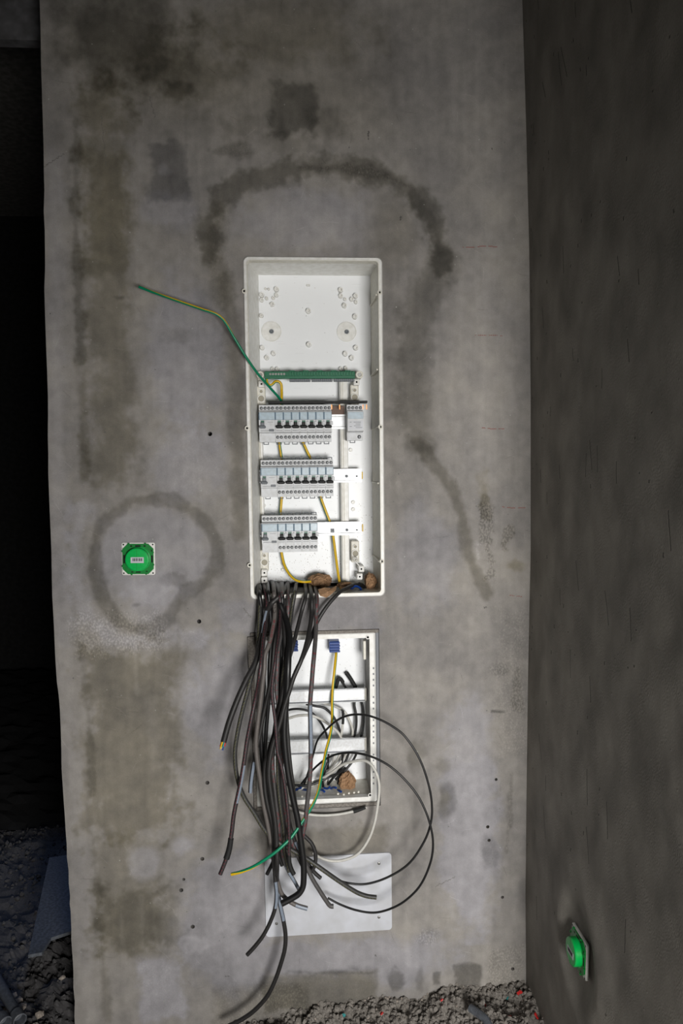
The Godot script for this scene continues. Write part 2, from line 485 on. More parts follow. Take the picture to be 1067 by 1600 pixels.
	stain_or_shade("spot", [212, 944, 6, 3], 0, 3, -0.2, 0.0, 2)
	stain_or_shade("line", [128, 795, 114, 840, 118, 900, 134, 960, 170, 998, 230, 1005, 310, 990], 14, 14, 0.09, -0.35, 9, 0.1)
	stain_or_shade("rect", [115, 960, 250, 1020], 0, 18, 0.0, 0.0, 10, 0.5)
	# --- lower left: olive again, with drips
	stain_or_shade("rect", [128, 1015, 280, 1300], 0, 30, -0.12, 0.5, 26)
	stain_or_shade("rect", [150, 1396, 280, 1475], 0, 22, -0.12, 0.3, 22)
	stain_or_shade("rect", [145, 1310, 250, 1490], 0, 22, -0.08, 0.35, 12)
	stain_or_shade("line", [126, 1010, 138, 1130, 143, 1240], 5, 6, -0.12, 0.1, 4)
	stain_or_shade("line", [143, 1300, 150, 1380, 160, 1500, 168, 1590], 5, 7, -0.1, 0.2, 5)
	stain_or_shade("line", [100, 1030, 122, 1300, 140, 1590], 12, 12, 0.07, -0.05, 5)
	stain_or_shade("line", [210, 1010, 212, 1080], 4, 5, 0.06, -0.1, 3)
	stain_or_shade("line", [236, 1100, 240, 1200], 9, 12, 0.05, -0.1, 6)
	stain_or_shade("spot", [300, 1095, 18, 45], 0, 16, 0.1, -0.5, 8)
	stain_or_shade("spot", [345, 1090, 40, 90], 0, 30, 0.03, -0.5, 12)
	stain_or_shade("spot", [222, 1346, 24, 28], 0, 14, 0.13, -0.6, 8)
	stain_or_shade("spot", [285, 1320, 14, 16], 0, 10, 0.1, -0.4, 8)
	stain_or_shade("rect", [218, 1500, 285, 1590], 0, 18, 0.13, -0.6, 10, 0.1)
	stain_or_shade("spot", [303, 1474, 22, 11], 0, 7, 0.15, -0.6, 7)
	stain_or_shade("spot", [360, 1440, 80, 110], 0, 40, 0.04, -0.6, 14)
	stain_or_shade("line", [220, 1400, 222, 1480], 2, 4, 0.08, -0.1, 4)
	stain_or_shade("line", [188, 1420, 190, 1490], 2, 4, 0.06, -0.1, 4)
	# --- right hand side
	stain_or_shade("spot", [740, 600, 60, 180], 0, 50, 0.05, -0.05, 14)
	stain_or_shade("spot", [660, 870, 55, 80], 0, 26, 0.05, -0.3, 12)
	stain_or_shade("spot", [755, 760, 9, 20], 0, 7, -0.08, 0.4, 6)
	stain_or_shade("line", [757, 778, 758, 800], 6, 6, -0.14, 0.35, 8, 0.2)
	stain_or_shade("line", [756, 800, 760, 840, 767, 896], 7, 6, -0.13, 0.1, 12, 0.8)
	stain_or_shade("line", [744, 850, 748, 880], 4, 4, 0.08, -0.1, 6, 0.2)
	stain_or_shade("line", [797, 826, 788, 850, 786, 868], 5, 5, -0.12, 0.2, 10, 0.7)
	stain_or_shade("spot", [803, 883, 18, 10], 0, 7, -0.12, 0.5, 5)
	stain_or_shade("rect", [775, 950, 822, 1180], 0, 20, -0.02, 0.05, 10, 0.22)
	stain_or_shade("spot", [781, 1046, 16, 12], 0, 6, -0.12, 0.0, 5, 0.6)
	stain_or_shade("rect", [802, 1040, 814, 1110], 0, 6, -0.1, 0.1, 5, 0.4)
	stain_or_shade("line", [768, 1110, 786, 1112], 1.5, 2, -0.3, 0.0, 3)
	stain_or_shade("spot", [697, 1252, 13, 24], 0, 7, -0.2, 0.2, 5)
	stain_or_shade("spot", [648, 1178, 13, 22], 0, 9, -0.12, 0.2, 6)
	stain_or_shade("spot", [690, 1195, 14, 12], 0, 8, -0.1, 0.1, 5)
	stain_or_shade("spot", [762, 1330, 14, 32], 0, 9, -0.16, 0.2, 6, 0.1)
	stain_or_shade("line", [798, 1210, 794, 1290, 790, 1330], 3, 4, -0.12, 0.1, 5, 0.25)
	stain_or_shade("spot", [735, 1330, 45, 130], 0, 26, 0.09, -0.7, 12)
	stain_or_shade("spot", [730, 1180, 40, 90], 0, 26, 0.05, -0.4, 12)
	stain_or_shade("spot", [620, 1500, 90, 40], 0, 26, 0.05, -0.5, 12)
	stain_or_shade("spot", [480, 1500, 90, 30], 0, 24, 0.04, -0.6, 10)
	stain_or_shade("spot", [665, 1465, 16, 12], 0, 8, -0.06, 0.0, 5, 0.4)
	# --- foot of the wall
	stain_or_shade("rect", [410, 1524, 590, 1570], 0, 8, -0.17, 0.4, 6, 0.1)
	stain_or_shade("line", [450, 1517, 520, 1519, 580, 1520], 2, 4, -0.15, 0.1, 4)
	stain_or_shade("rect", [330, 1545, 480, 1600], 0, 14, -0.1, 0.2, 8, 0.2)
	stain_or_shade("spot", [617, 1530, 11, 17], 0, 5, -0.25, 0.15, 4)
	stain_or_shade("rect", [675, 1518, 688, 1538], 0, 4, -0.26, 0.1, 3)
	stain_or_shade("rect", [708, 1508, 752, 1545], 0, 6, -0.27, 0.15, 5, 0.1)
	stain_or_shade("spot", [655, 1530, 6, 16], 0, 5, -0.14, 0.1, 4)
	stain_or_shade("rect", [760, 1480, 818, 1545], 0, 14, -0.02, 0.1, 8, 0.4)
	# --- between the two boxes
	stain_or_shade("rect", [340, 940, 590, 985], 0, 12, -0.01, -0.35, 8, 0.06)
	stain_or_shade("rect", [400, 1300, 600, 1335], 0, 10, -0.1, 0.3, 8)
	# ---- blend up to full size and add the fine grain
	var both := PackedFloat32Array(); both.resize(TW * TH * 3)
	for i in TW * TH:
		both[i * 3] = tone[i]; both[i * 3 + 1] = warm[i]; both[i * 3 + 2] = speck[i]
	var im := Image.create_from_data(TW, TH, false, Image.FORMAT_RGBF, both.to_byte_array())
	var w := TW * 2; var h := TH * 2
	im.resize(w, h, Image.INTERPOLATE_CUBIC)
	var v := im.get_data().to_float32_array()
	var fine := noise_bytes(w, h, 0.35, 11, 2); var mid := noise_bytes(w, h, 0.03, 12, 5); var run := noise_bytes(w, h, 0.05, 14, 3, 0.08); var fleck := noise_bytes(w, h, 0.2, 13, 4, 0.7)
	var out := PackedByteArray(); out.resize(w * h * 3)
	for i in w * h:
		var t := v[i * 3] + (fine[i] - 128) * 0.00028 + (mid[i] - 128) * 0.00045 + (run[i] - 128) * 0.00018
		var s := v[i * 3 + 2]
		if s > 0.03:
			var f := (fleck[i] - 128) / 128.0
			var e := f - 0.46 + s * 0.5
			if e > 0.0: t += minf(0.15, e * 0.8) * minf(1.0, s * 3.0)
			elif f < -0.6 + s * 0.25: t -= minf(0.13, (-0.6 + s * 0.25 - f) * 0.9) * minf(1.0, s * 3.0)
		var wm := maxf(v[i * 3 + 1], -0.12)
		out[i * 3] = clampi(int((135.5 - 5.5 * wm) * t), 0, 255)
		out[i * 3 + 1] = clampi(int((133.0 - 9.0 * wm) * t), 0, 255)
		out[i * 3 + 2] = clampi(int((134.0 - 23.0 * wm) * t), 0, 255)
	im = Image.create_from_data(w, h, false, Image.FORMAT_RGB8, out)
	# red chalk ticks, pencil lines and small chips
	var rng := RandomNumberGenerator.new(); rng.seed = 9
	for r in [[723, 386, 780, 385, 0], [742, 523, 785, 525, 1], [753, 669, 788, 670, 0], [785, 792, 821, 794, 0], [796, 931, 817, 932, 1]]:
		var a := tx(r[0], r[1]) * 2; var b := tx(r[2], r[3]) * 2
		var n := int((b - a).length())
		for i in n:
			if sin(i * 0.31 + r[0]) > 0.8 or (r[4] and i % 4 == 0): continue
			var p := a.lerp(b, float(i) / n) + Vector2(0, sin(i * 0.11 + r[0]) * 0.8)
			im.set_pixelv(Vector2i(p), Color(0.50, 0.22, 0.20) if i % 3 else Color(0.52, 0.34, 0.31))
	# trowel and brush scratches
	for i in 520:
		var p := Vector2(rng.randf() * w, rng.randf() * h)
		var low := p.y > h * 0.45
		var a := rng.randfn(PI / 2 if rng.randf() < 0.4 else 0.25, 0.45); var l := 6 + rng.randi() % 34
		var up := 0.05 if rng.randf() < 0.72 else -0.055
		var bend := rng.randfn(0.0, 0.012)
		if not low and rng.randf() < 0.5: continue
		for k in l:
			p += Vector2(cos(a), sin(a)); a += bend
			if p.x < 1 or p.y < 1 or p.x > w - 2 or p.y > h - 2: break
			var c := im.get_pixelv(Vector2i(p)); var f := up * sin(PI * k / l) * (0.5 + rng.randf())
			im.set_pixelv(Vector2i(p), Color(c.r + f, c.g + f, c.b + f))
	for i in 420:
		var p := Vector2(rng.randf() * w, rng.randf() * h)
		var g := 0.36 + rng.randf() * 0.1 if rng.randf() < 0.5 else 0.58 + rng.randf() * 0.1
		im.fill_rect(Rect2i(int(p.x), int(p.y), 1 + rng.randi() % 2, 1 + rng.randi() % 2), Color(g, g, g * 0.97))
	for c in [[574, 205, 3, 10], [574, 215, 2, 5], [768, 232, 2, 3], [625, 338, 3, 7], [756, 948, 5, 4], [586, 1492, 2, 4], [352, 1525, 7, 2]]:
		var p := tx(c[0], c[1]) * 2
		for dy in c[3]:
			for dx in c[2]:
				if rng.randf() < 0.62: im.set_pixel(int(p.x) + dx + dy % 2, int(p.y) + dy, Color(0.27, 0.26, 0.25))
	for c in [[100, 240, 66, 262], [158, 180, 166, 260], [233, 150, 243, 185], [380, 950, 392, 965], [680, 1385, 712, 1370]]:
		var a := tx(c[0], c[1]) * 2; var b := tx(c[2], c[3]) * 2
		for i in 60:
			var p := a.lerp(b, i / 60.0) + Vector2(sin(i * 0.4), cos(i * 0.7))
			im.set_pixelv(Vector2i(p).clamp(Vector2i.ZERO, Vector2i(w - 1, h - 1)), Color(0.4, 0.39, 0.38))
	return ImageTexture.create_from_image(im)

func relief(w: int, h: int, list: Array) -> ImageTexture:            # [frequency, strength, seed] layers added to a height map
	var f := PackedFloat32Array(); f.resize(w * h)
	for l in list:
		var d := noise_bytes(w, h, l[0], l[2], 3)
		for i in w * h: f[i] += (d[i] - 128) * l[1]
	var b := PackedByteArray(); b.resize(w * h)
	for i in w * h: b[i] = clampi(int(128 + f[i]), 0, 255)
	return ImageTexture.create_from_image(Image.create_from_data(w, h, false, Image.FORMAT_L8, b))

func right_wall_maps() -> Array:
	# 640 pixels for 0.8 m of depth, 1536 for 2.48 m of height
	var w := 1024; var h := 2048
	var sand := noise_bytes(w * 2, h, 0.2, 31, 3); var lumps := noise_bytes(w, h, 0.02, 32, 3); var zone := noise_bytes(w, h, 0.009, 33, 2); var tint := noise_bytes(w, h, 0.006, 34, 5)
	var b := PackedByteArray(); b.resize(w * h); var c := PackedByteArray(); c.resize(w * h * 3)
	for i in w * h:
		var s := clampf((zone[i] - 80) / 120.0, 0.25, 1.0)
		var g := sand[(i / w) * w * 2 + (i % w) * 2] - 128
		b[i] = clampi(int(150 + g * 0.5 * s + (lumps[i] - 128) * 0.12), 0, 255)
		var t := 1.0 + (tint[i] - 128) * 0.0011 + g * 0.0005
		c[i * 3] = int(134 * t); c[i * 3 + 1] = int(130 * t); c[i * 3 + 2] = int(123 * t)
	var im := Image.create_from_data(w, h, false, Image.FORMAT_L8, b); var ic := Image.create_from_data(w, h, false, Image.FORMAT_RGB8, c)
	var rng := RandomNumberGenerator.new(); rng.seed = 77
	for k in 190:                                                   # pits and trowel scratches, their shade also painted dark in the albedo
		var x := int(pow(rng.randf(), 1.3) * (w - 20)) + 6; var y := 60 + rng.randi() % (h - 160)
		var n := 16 + rng.randi() % 40 if rng.randf() < 0.3 else 2 + rng.randi() % 5
		var lean := rng.randfn(0.12, 0.08)
		for q in n:
			var p := Vector2i(x + int(q * lean * 2), y + q)
			im.fill_rect(Rect2i(p, Vector2i(3 if n > 8 else 5, 1)), Color(0.02, 0.02, 0.02)); ic.fill_rect(Rect2i(p, Vector2i(3 if n > 8 else 4, 1)), Color(0.30, 0.29, 0.27))
			if n <= 8: im.fill_rect(Rect2i(p.x + 5, p.y + 1, 2, 1), Color(0.95, 0.95, 0.95))
	for k in 300:
		im.fill_rect(Rect2i(rng.randi() % (w - 4), rng.randi() % (h - 4), 3, 2), Color(0.95, 0.95, 0.95))
	return [ImageTexture.create_from_image(ic), ImageTexture.create_from_image(im)]

# outline of the back wall: its left edge and its corner with the right wall, as they wander
const LEFT_EDGE := [[55, -330], [62, 0], [67, 200], [69, 330], [70, 450], [74, 620], [76, 740], [81, 900], [86, 1020], [93, 1110], [98, 1230], [104, 1320], [109, 1400], [111, 1450], [114, 1520], [118, 1610], [119, 1660]]
const CORNER := [[812, -330], [816, 0], [822, 200], [827, 400], [829, 620], [829, 860], [825, 1050], [823, 1200], [821, 1400], [822, 1560], [822, 1660]]

func corner_x(y: float) -> float:
	for i in CORNER.size() - 1:
		var a := P(CORNER[i][0], CORNER[i][1]); var b := P(CORNER[i + 1][0], CORNER[i + 1][1])
		if y <= a.y and y >= b.y: return lerpf(a.x, b.x, (a.y - y) / (a.y - b.y))
	return 0.53

const BOX_X0 := -0.0835
const BOX_X1 := 0.2015
const BOX_Y0 := 0.913
const BOX_Y1 := 1.634
const BOX_Z := -0.118

func room():
	# back wall: the outline with the two niches and the drilled holes cut out
	var wall := CSGCombiner3D.new(); wall.name = "wall_back"; add_child(wall); wall.set_meta("kind", "structure")
	var sheet := CSGPolygon3D.new(); sheet.name = "plaster_sheet"
	var poly := PackedVector2Array()
	var rng := RandomNumberGenerator.new(); rng.seed = 4
	var le := PackedVector2Array()
	for k in LEFT_EDGE: var p := P(k[0], k[1]); le.append(Vector2(p.x, p.y))
	for i in le.size() - 1:
		for s in 4:
			var p := le[i].lerp(le[i + 1], s / 4.0); poly.append(p + Vector2(rng.randf_range(-0.0012, 0.0012), 0))
	poly.append(Vector2(le[le.size() - 1].x, -0.2)); poly.append(Vector2(0.62, -0.2)); poly.append(Vector2(0.62, 2.72)); poly.append(Vector2(le[0].x, 2.72))
	sheet.polygon = poly; sheet.depth = 0.24
	wall.add_child(sheet)
	cut(wall, Vector3((BOX_X0 + BOX_X1) / 2, (BOX_Y0 + BOX_Y1) / 2, -0.1), Vector3(BOX_X1 - BOX_X0 + 0.004, BOX_Y1 - BOX_Y0 + 0.004, 0.24))
	var a := P(391, 989); var b := P(594, 1258)
	cut(wall, Vector3((a.x + b.x) / 2, (a.y + b.y) / 2, -0.05), Vector3(b.x - a.x + 0.002, a.y - b.y + 0.002, 0.13))
	for h in [[328, 678, 3.4], [311, 971, 3.4], [324, 1223, 3.2], [316, 1342, 3.2], [287, 1374, 2.4], [283, 1391, 3.4], [301, 1448, 3.4], [762, 1292, 2.8], [764, 1313, 2.6], [785, 1402, 2.6], [801, 1514, 3.0], [775, 1218, 2.4]]:
		var c := CSGCylinder3D.new(); c.operation = CSGShape3D.OPERATION_SUBTRACTION; c.radius = h[2] * 0.00139; c.height = 0.08; c.sides = 14
		c.rotation.x = PI / 2; c.position = P(h[0], h[1]) + Vector3(0, 0, -0.03)
		wall.add_child(c)
	var wm := mat(Color.WHITE, 0.88)
	wm.albedo_texture = wall_texture(); wm.uv1_triplanar = true; wm.uv1_world_triplanar = true; wm.uv1_triplanar_sharpness = 12.0
	wm.uv1_scale = Vector3(1 / 1.24, 1 / 2.48, 1 / 1.24); wm.uv1_offset = Vector3(0.5, -0.943548, 0.5)
	wm.heightmap_enabled = true; wm.heightmap_texture = relief(512, 1024, [[0.02, 0.45, 21], [0.09, 0.2, 22], [0.3, 0.1, 23]]); wm.heightmap_scale = 0.03
	sheet.material = wm; wall.material_override = wm

	# right wall: a displaced face, 0.8 m of it, on a slab
	var maps := right_wall_maps()
	var rm := mat(Color.WHITE, 0.75); rm.albedo_texture = maps[0]; rm.heightmap_enabled = true; rm.heightmap_texture = maps[1]; rm.heightmap_scale = 0.14
	var st := begin(); var nzl := FastNoiseLite.new(); nzl.seed = 8; nzl.frequency = 6.0
	var ny := 150; var nzz := 56; var pts := []
	var so := X(906, 1486, 0.531)
	for j in ny + 1:
		var row := []
		for i in nzz + 1:
			var y := -0.2 + 2.92 * j / ny; var z := 0.68 * i / nzz
			var x := corner_x(y) + nzl.get_noise_2d(z, y) * 0.0022 * minf(1.0, z * 10.0)
			var dd := Vector2(z - so.z, (y - so.y) * 0.75).length()
			x += -0.004 * exp(-pow((dd - 0.11) / 0.03, 2)) + 0.009 * exp(-pow((dd - 0.045) / 0.02, 2)) - 0.004 * exp(-pow((dd - 0.085) / 0.018, 2))
			row.append(Vector3(x, y, z))
		pts.append(row)
	for j in ny:
		for i in nzz:
			var q := [pts[j][i + 1], pts[j][i], pts[j + 1][i], pts[j + 1][i + 1]]
			var nn := []
			for v in q: nn.append(Vector2(v.z / 0.8, 1.0 - v.y / 2.48))
			for k in [0, 1, 2, 0, 2, 3]:
				var p: Vector3 = q[k]; var jj: int = clampi(int(round((p.y + 0.2) / 2.92 * ny)), 1, ny - 1); var ii: int = clampi(int(round(p.z / 0.68 * nzz)), 1, nzz - 1)
				var n: Vector3 = ((pts[jj + 1][ii] - pts[jj - 1][ii]) as Vector3).cross(pts[jj][ii + 1] - pts[jj][ii - 1]).normalized()
				vtx(st, p, -n if n.x > 0 else n, nn[k])
	box(st, Vector3(0.66, 1.26, 0.34), Vector3(0.2, 2.92, 0.68))
	struct("wall_right", st.commit(), rm)

	# the rest of the shell: ceiling, floor slab, far walls
	struct("ceiling", bx(Vector3(-0.3, 2.79, -0.3), Vector3(4.6, 0.14, 5.8)), M.plaster)
	st = begin(); box(st, Vector3(-0.3, -0.24, -0.3), Vector3(4.6, 0.14, 5.8)); box(st, Vector3(-0.3, -0.12, 1.47), Vector3(4.6, 0.12, 2.26))
	struct("floor", st.commit(), M.screed)
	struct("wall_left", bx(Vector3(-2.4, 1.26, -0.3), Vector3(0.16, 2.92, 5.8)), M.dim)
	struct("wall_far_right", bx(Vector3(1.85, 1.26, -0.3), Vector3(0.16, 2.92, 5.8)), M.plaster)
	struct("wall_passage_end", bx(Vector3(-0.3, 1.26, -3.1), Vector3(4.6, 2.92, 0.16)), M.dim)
	struct("wall_beside_right", bx(Vector3(1.24, 1.26, -0.1), Vector3(1.26, 2.92, 0.2)), M.plaster)
	# wall behind the camera with its low window
	var fw := CSGCombiner3D.new(); fw.name = "wall_front"; add_child(fw); fw.set_meta("kind", "structure")
	var slab := CSGBox3D.new(); slab.name = "slab"; slab.size = Vector3(4.6, 2.92, 0.16); slab.position = Vector3(-0.3, 1.26, 2.1); slab.material = M.plaster; fw.add_child(slab)
	cut(fw, Vector3(0.5, 0.68, 2.1), Vector3(0.8, 0.92, 0.4)); fw.material_override = M.plaster
	var wf := Node3D.new(); wf.name = "window_1"; add_child(wf); wf.set_meta("kind", "structure"); wf.position = Vector3(0.5, 0.68, 2.1)
	var fs := begin()
	for s in [-1, 1]:
		box(fs, Vector3(s * 0.385, 0, 0), Vector3(0.03, 0.92, 0.06), 0.004); box(fs, Vector3(0, s * 0.445, 0), Vector3(0.74, 0.03, 0.06), 0.004)
	part("window_frame", fs.commit(), M.frame, wf)
	part("window_pane", bx(Vector3.ZERO, Vector3(0.74, 0.86, 0.006)), M.pane, wf)
	# lintel over the opening to the passage
	var lz := -0.13; var lp := P(20, 62, lz)
	struct("trim_lintel", bx(Vector3(-1.4, (lp.y + 2.72) / 2, lz - 0.015), Vector3(1.84, 2.72 - lp.y, 0.03)), M.lintel)

func cut(parent: Node, c: Vector3, s: Vector3):
	var b := CSGBox3D.new(); b.operation = CSGShape3D.OPERATION_SUBTRACTION; b.size = s; b.position = c
	parent.add_child(b)

# ==================================================================== the upper flush box
func main_box():
	var t := thing("distribution_box", "tall white plastic flush-mounted distribution box set in the plaster, with breakers inside", "electrical box", Vector3((BOX_X0 + BOX_X1) / 2, BOX_Y0, 0))
	var o := t.position
	# rim: a rounded frame standing proud of the plaster
	var w := BOX_X1 - BOX_X0; var h := BOX_Y1 - BOX_Y0
	var st := begin()
	frame_ring(st, Vector2(0, h / 2), w + 0.012, h + 0.012, 0.012, w - 0.004, h - 0.004, 0.008, -0.01, 0.006)
	part("rim", st.commit(), M.white, t)
	st = begin()
	frame_ring(st, Vector2(0, h / 2), w - 0.0035, h - 0.0035, 0.008, w - 0.0075, h - 0.0075, 0.007, -0.012, 0.008)
	part("inner_lip", st.commit(), M.cream, t)
	# walls, drawn in a little towards the back
	var d := 0.006; var dl := 0.022; var x0 := -w / 2; var x1 := w / 2; var zb := BOX_Z
	st = begin(); slab4(st, [Vector3(x0, 0, 0), Vector3(x0, h, 0), Vector3(x0 + dl, h - 0.002, zb), Vector3(x0 + dl, d, zb)], Vector3(-0.003, 0, 0)); part("side_wall", st.commit(), M.white, t)
	st = begin(); slab4(st, [Vector3(x1, 0, 0), Vector3(x1, h, 0), Vector3(x1 - d, h - 0.002, zb), Vector3(x1 - d, d, zb)], Vector3(0.003, 0, 0)); part("side_wall", st.commit(), M.cream, t)
	st = begin(); slab4(st, [Vector3(x0, h, 0), Vector3(x1, h, 0), Vector3(x1 - d, h - 0.002, zb), Vector3(x0 + dl, h - 0.002, zb)], Vector3(0, 0.003, 0)); part("top_wall", st.commit(), M.white, t)
	# floor of the box: the right third only, cables come up through the rest
	var fx := P(540, 925, -0.03).x - o.x
	st = begin(); slab4(st, [Vector3(fx, 0, 0), Vector3(x1, 0, 0), Vector3(x1 - d, d, zb), Vector3(fx, d, zb)], Vector3(0, -0.003, 0))
	slab4(st, [Vector3(x0, 0, 0), Vector3(fx, 0, 0), Vector3(fx, 0.001, -0.016), Vector3(x0, 0.001, -0.016)], Vector3(0, -0.003, 0))
	part("bottom_wall", st.commit(), M.cream, t)
	# back plate, cut away at the lower left for the cables
	var yb := P(440, 911, zb).y - o.y; var xc := P(503, 911, zb).x - o.x
	st = begin()
	var uvp := [Vector3(x0 + d, yb, zb), Vector3(x1 - d, yb, zb), Vector3(x1 - d, h - 0.002, zb), Vector3(x0 + d, h - 0.002, zb)]
	quad_uv(st, uvp, [Vector2(0, 1), Vector2(1, 1), Vector2(1, 0), Vector2(0, 0)])
	quad_uv(st, [Vector3(xc, d, zb), Vector3(x1 - d, d, zb), Vector3(x1 - d, yb, zb), Vector3(xc, yb, zb)], [Vector2(0.6, 1), Vector2(1, 1), Vector2(1, 0.97), Vector2(0.6, 0.97)])
	box(st, Vector3(0, (yb + h - 0.002) / 2, zb - 0.0025), Vector3(w - d * 2, h - 0.002 - yb, 0.004))
	var bm := mat(Color.WHITE, 0.42); bm.albedo_texture = splashed(9, 400, 1000, true)
	part("back_plate", st.commit(), bm, t)
	# near-black board standing for the unlit void the cables come from
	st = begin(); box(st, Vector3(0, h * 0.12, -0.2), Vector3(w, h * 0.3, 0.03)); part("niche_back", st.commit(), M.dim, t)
	# screw bosses moulded in the back plate
	for b in [[295, 292, 1.2], [200, 328, 1.2], [295, 330, 1.0], [200, 362, 1.0], [232, 352, 0.8], [275, 350, 0.8], [268, 390, 1.1], [198, 462, 1.0], [203, 668, 1.1], [275, 705, 1.1], [232, 732, 1.1], [225, 290, 0.6], [245, 293, 0.6],
			[707, 297, 1.2], [708, 335, 1.1], [803, 335, 1.2], [735, 357, 0.8], [778, 357, 1.0], [805, 375, 0.9], [732, 397, 1.2], [800, 468, 1.2], [805, 668, 1.2], [737, 707, 1.2], [778, 733, 1.2], [500, 432, 1.2], [503, 648, 1.2], [493, 268, 0.5], [505, 268, 0.5],
			[270, 805, 1.0], [300, 805, 1.0], [708, 803, 1.0], [740, 800, 1.0]]:
		boss(t, o, 360 + b[0] * 0.2437, 380 + b[1] * 0.2437, 0.0046 * b[2], 0.009 * b[2], zb)
	for b in [[548, 703], [552, 785], [442, 881], [442, 891], [404, 704], [412, 790], [552, 796]]:
		boss(t, o, b[0], b[1], 0.0042, 0.006, zb)
	# two round knock-outs with a bolt hole
	for k in [[424, 518], [541.5, 518.5]]:
		var c := P(k[0], k[1], zb) - o
		st = begin(); ring(st, c, 0.0232, 0.0212, 0.0022, 36); part("knockout_ring", st.commit(), M.white, t)
		st = begin(); lathe(st, c, [Vector2(0.021, 0), Vector2(0.021, 0.0008), Vector2(0.006, 0.0012), Vector2(0.0052, 0.0002)], 36); part("knockout", st.commit(), M.white, t)
		st = begin(); lathe(st, c, [Vector2(0.005, 0.0015), Vector2(0.0042, 0.002), Vector2(0.001, 0.0006), Vector2(0, 0.0006)], 14); part("bolt", st.commit(), M.toggle_grey, t)
	# raised channels that carry the rails
	for k in [[530, 546, 592, 908], [402.5, 415, 592, 905]]:
		var a := P(k[0], k[2], -0.095) - o; var b := P(k[1], k[3], -0.095) - o
		st = begin()
		box(st, Vector3((a.x + b.x) / 2, (a.y + b.y) / 2, (zb - 0.088) / 2), Vector3(b.x - a.x, a.y - b.y, 0.03), 0.0015)
		part("rail_carrier", st.commit(), M.white, t)
		st = begin()
		for s in [0.18, 0.4]: box(st, Vector3(lerpf(a.x, b.x, s), (a.y + b.y) / 2, -0.0875), Vector3(0.0016, a.y - b.y, 0.003), 0.0004)
		part("channel_rib", st.commit(), M.cream, t)
	# keyhole brackets, at the head and at the foot of each channel
	for k in [[554, 618, 1], [408, 620, 1], [555, 862, 1], [413, 876, 1]]:
		var c := P(k[0], k[1], -0.085) - o
		st = begin(); box(st, c + Vector3(0, 0, -0.012), Vector3(0.019, 0.05, 0.022), 0.002)
		part("bracket", st.commit(), M.cream, t)
		st = begin(); ring(st, c + Vector3(0, -0.004, -0.001), 0.0088, 0.0068, 0.003, 20); ring(st, c + Vector3(0, 0.012, -0.001), 0.0052, 0.0035, 0.003, 16)
		part("keyhole_rim", st.commit(), M.white, t)
		st = begin(); lathe(st, c + Vector3(0, -0.004, -0.001), [Vector2(0.0068, 0.0006), Vector2(0, 0.0006)], 16); lathe(st, c + Vector3(0, 0.012, -0.001), [Vector2(0.0035, 0.0006), Vector2(0, 0.0006)], 12)
		part("keyhole", st.commit(), M.keyhole, t)
	# square sockets for the cover screws
	for k in [[408.5, 600], [557, 597], [413, 895], [413, 907], [564.5, 889], [562, 901]]:
		var c := P(k[0], k[1], -0.07) - o
		st = begin(); box(st, c + Vector3(0, 0, -0.017), Vector3(0.0135, 0.0145, 0.034), 0.0015); part("screw_socket", st.commit(), M.white, t)
		st = begin(); ring(st, c, 0.0052, 0.0022, 0.002, 16); part("socket_ring", st.commit(), M.white, t)
		st = begin(); lathe(st, c, [Vector2(0.0022, 0.0008), Vector2(0, 0.0008)], 12); part("socket_hole", st.commit(), M.hole, t)
	st = begin(); ring(st, P(556, 874.5, -0.07) - o, 0.0058, 0.0036, 0.006, 18); rod(st, P(556.5, 879, -0.075) - o, P(562, 885, -0.075) - o, 0.0014); part("loose_ring", st.commit(), M.white, t)
	# ribs and screw lugs along the two side walls
	for k in [[592, 460], [593, 577], [594.5, 667], [595, 755], [596.5, 877]]:
		var c := P(k[0], k[1], -0.001) - o
		st = begin(); box(st, Vector3(x1 - 0.0045, c.y, -0.056), Vector3(0.008, 0.004, 0.108), 0.001); part("side_rib", st.commit(), M.cream, t)
	for k in [[593, 457], [594.3, 667], [596.5, 877], [381.5, 455], [386, 669], [390, 883]]:
		var c := P(k[0], k[1], 0.006) - o
		st = begin(); ring(st, c, 0.0052, 0.0024, 0.002, 16); part("screw_lug", st.commit(), M.cream, t)
		st = begin(); lathe(st, c, [Vector2(0.0024, 0.0006), Vector2(0, 0.0006)], 12); part("lug_hole", st.commit(), M.hole, t)

func frame_ring(st: SurfaceTool, c: Vector2, w: float, h: float, r: float, wi: float, hi: float, ri: float, z0: float, z1: float):
	var a := rounded(w, h, r); var b := rounded(wi, hi, ri); var n := a.size(); var e := (z1 - z0) * 0.25
	for i in n:
		var j := (i + 1) % n
		var o0 := Vector3(a[i].x + c.x, a[i].y + c.y, 0); var o1 := Vector3(a[j].x + c.x, a[j].y + c.y, 0); var i0 := Vector3(b[i].x + c.x, b[i].y + c.y, 0); var i1 := Vector3(b[j].x + c.x, b[j].y + c.y, 0)
		var k := Vector3(0, 0, 1)
		var m0 := o0.lerp(i0, 0.3); var m1 := o1.lerp(i1, 0.3)
		quad(st, m0 + k * z1, m1 + k * z1, i1 + k * z1, i0 + k * z1) if false else quad(st, o0 + k * (z1 - e), o1 + k * (z1 - e), m1 + k * z1, m0 + k * z1)
		quad(st, m0 + k * z1, m1 + k * z1, i1 + k * z1, i0 + k * z1)
		quad(st, o0 + k * z0, o1 + k * z0, o1 + k * (z1 - e), o0 + k * (z1 - e))
		quad(st, i0 + k * z1, i1 + k * z1, i1 + k * z0, i0 + k * z0)

func slab4(st: SurfaceTool, q: Array, off: Vector3):                 # a sheet with thickness
	var c := Vector3.ZERO
	var all := q.duplicate()
	for p in q: all.append(p + off)
	for p in all: c += p / 8.0
	face(st, [all[0], all[1], all[2], all[3]], c); face(st, [all[4], all[5], all[6], all[7]], c)
	for i in 4: face(st, [all[i], all[(i + 1) % 4], all[(i + 1) % 4 + 4], all[i + 4]], c)

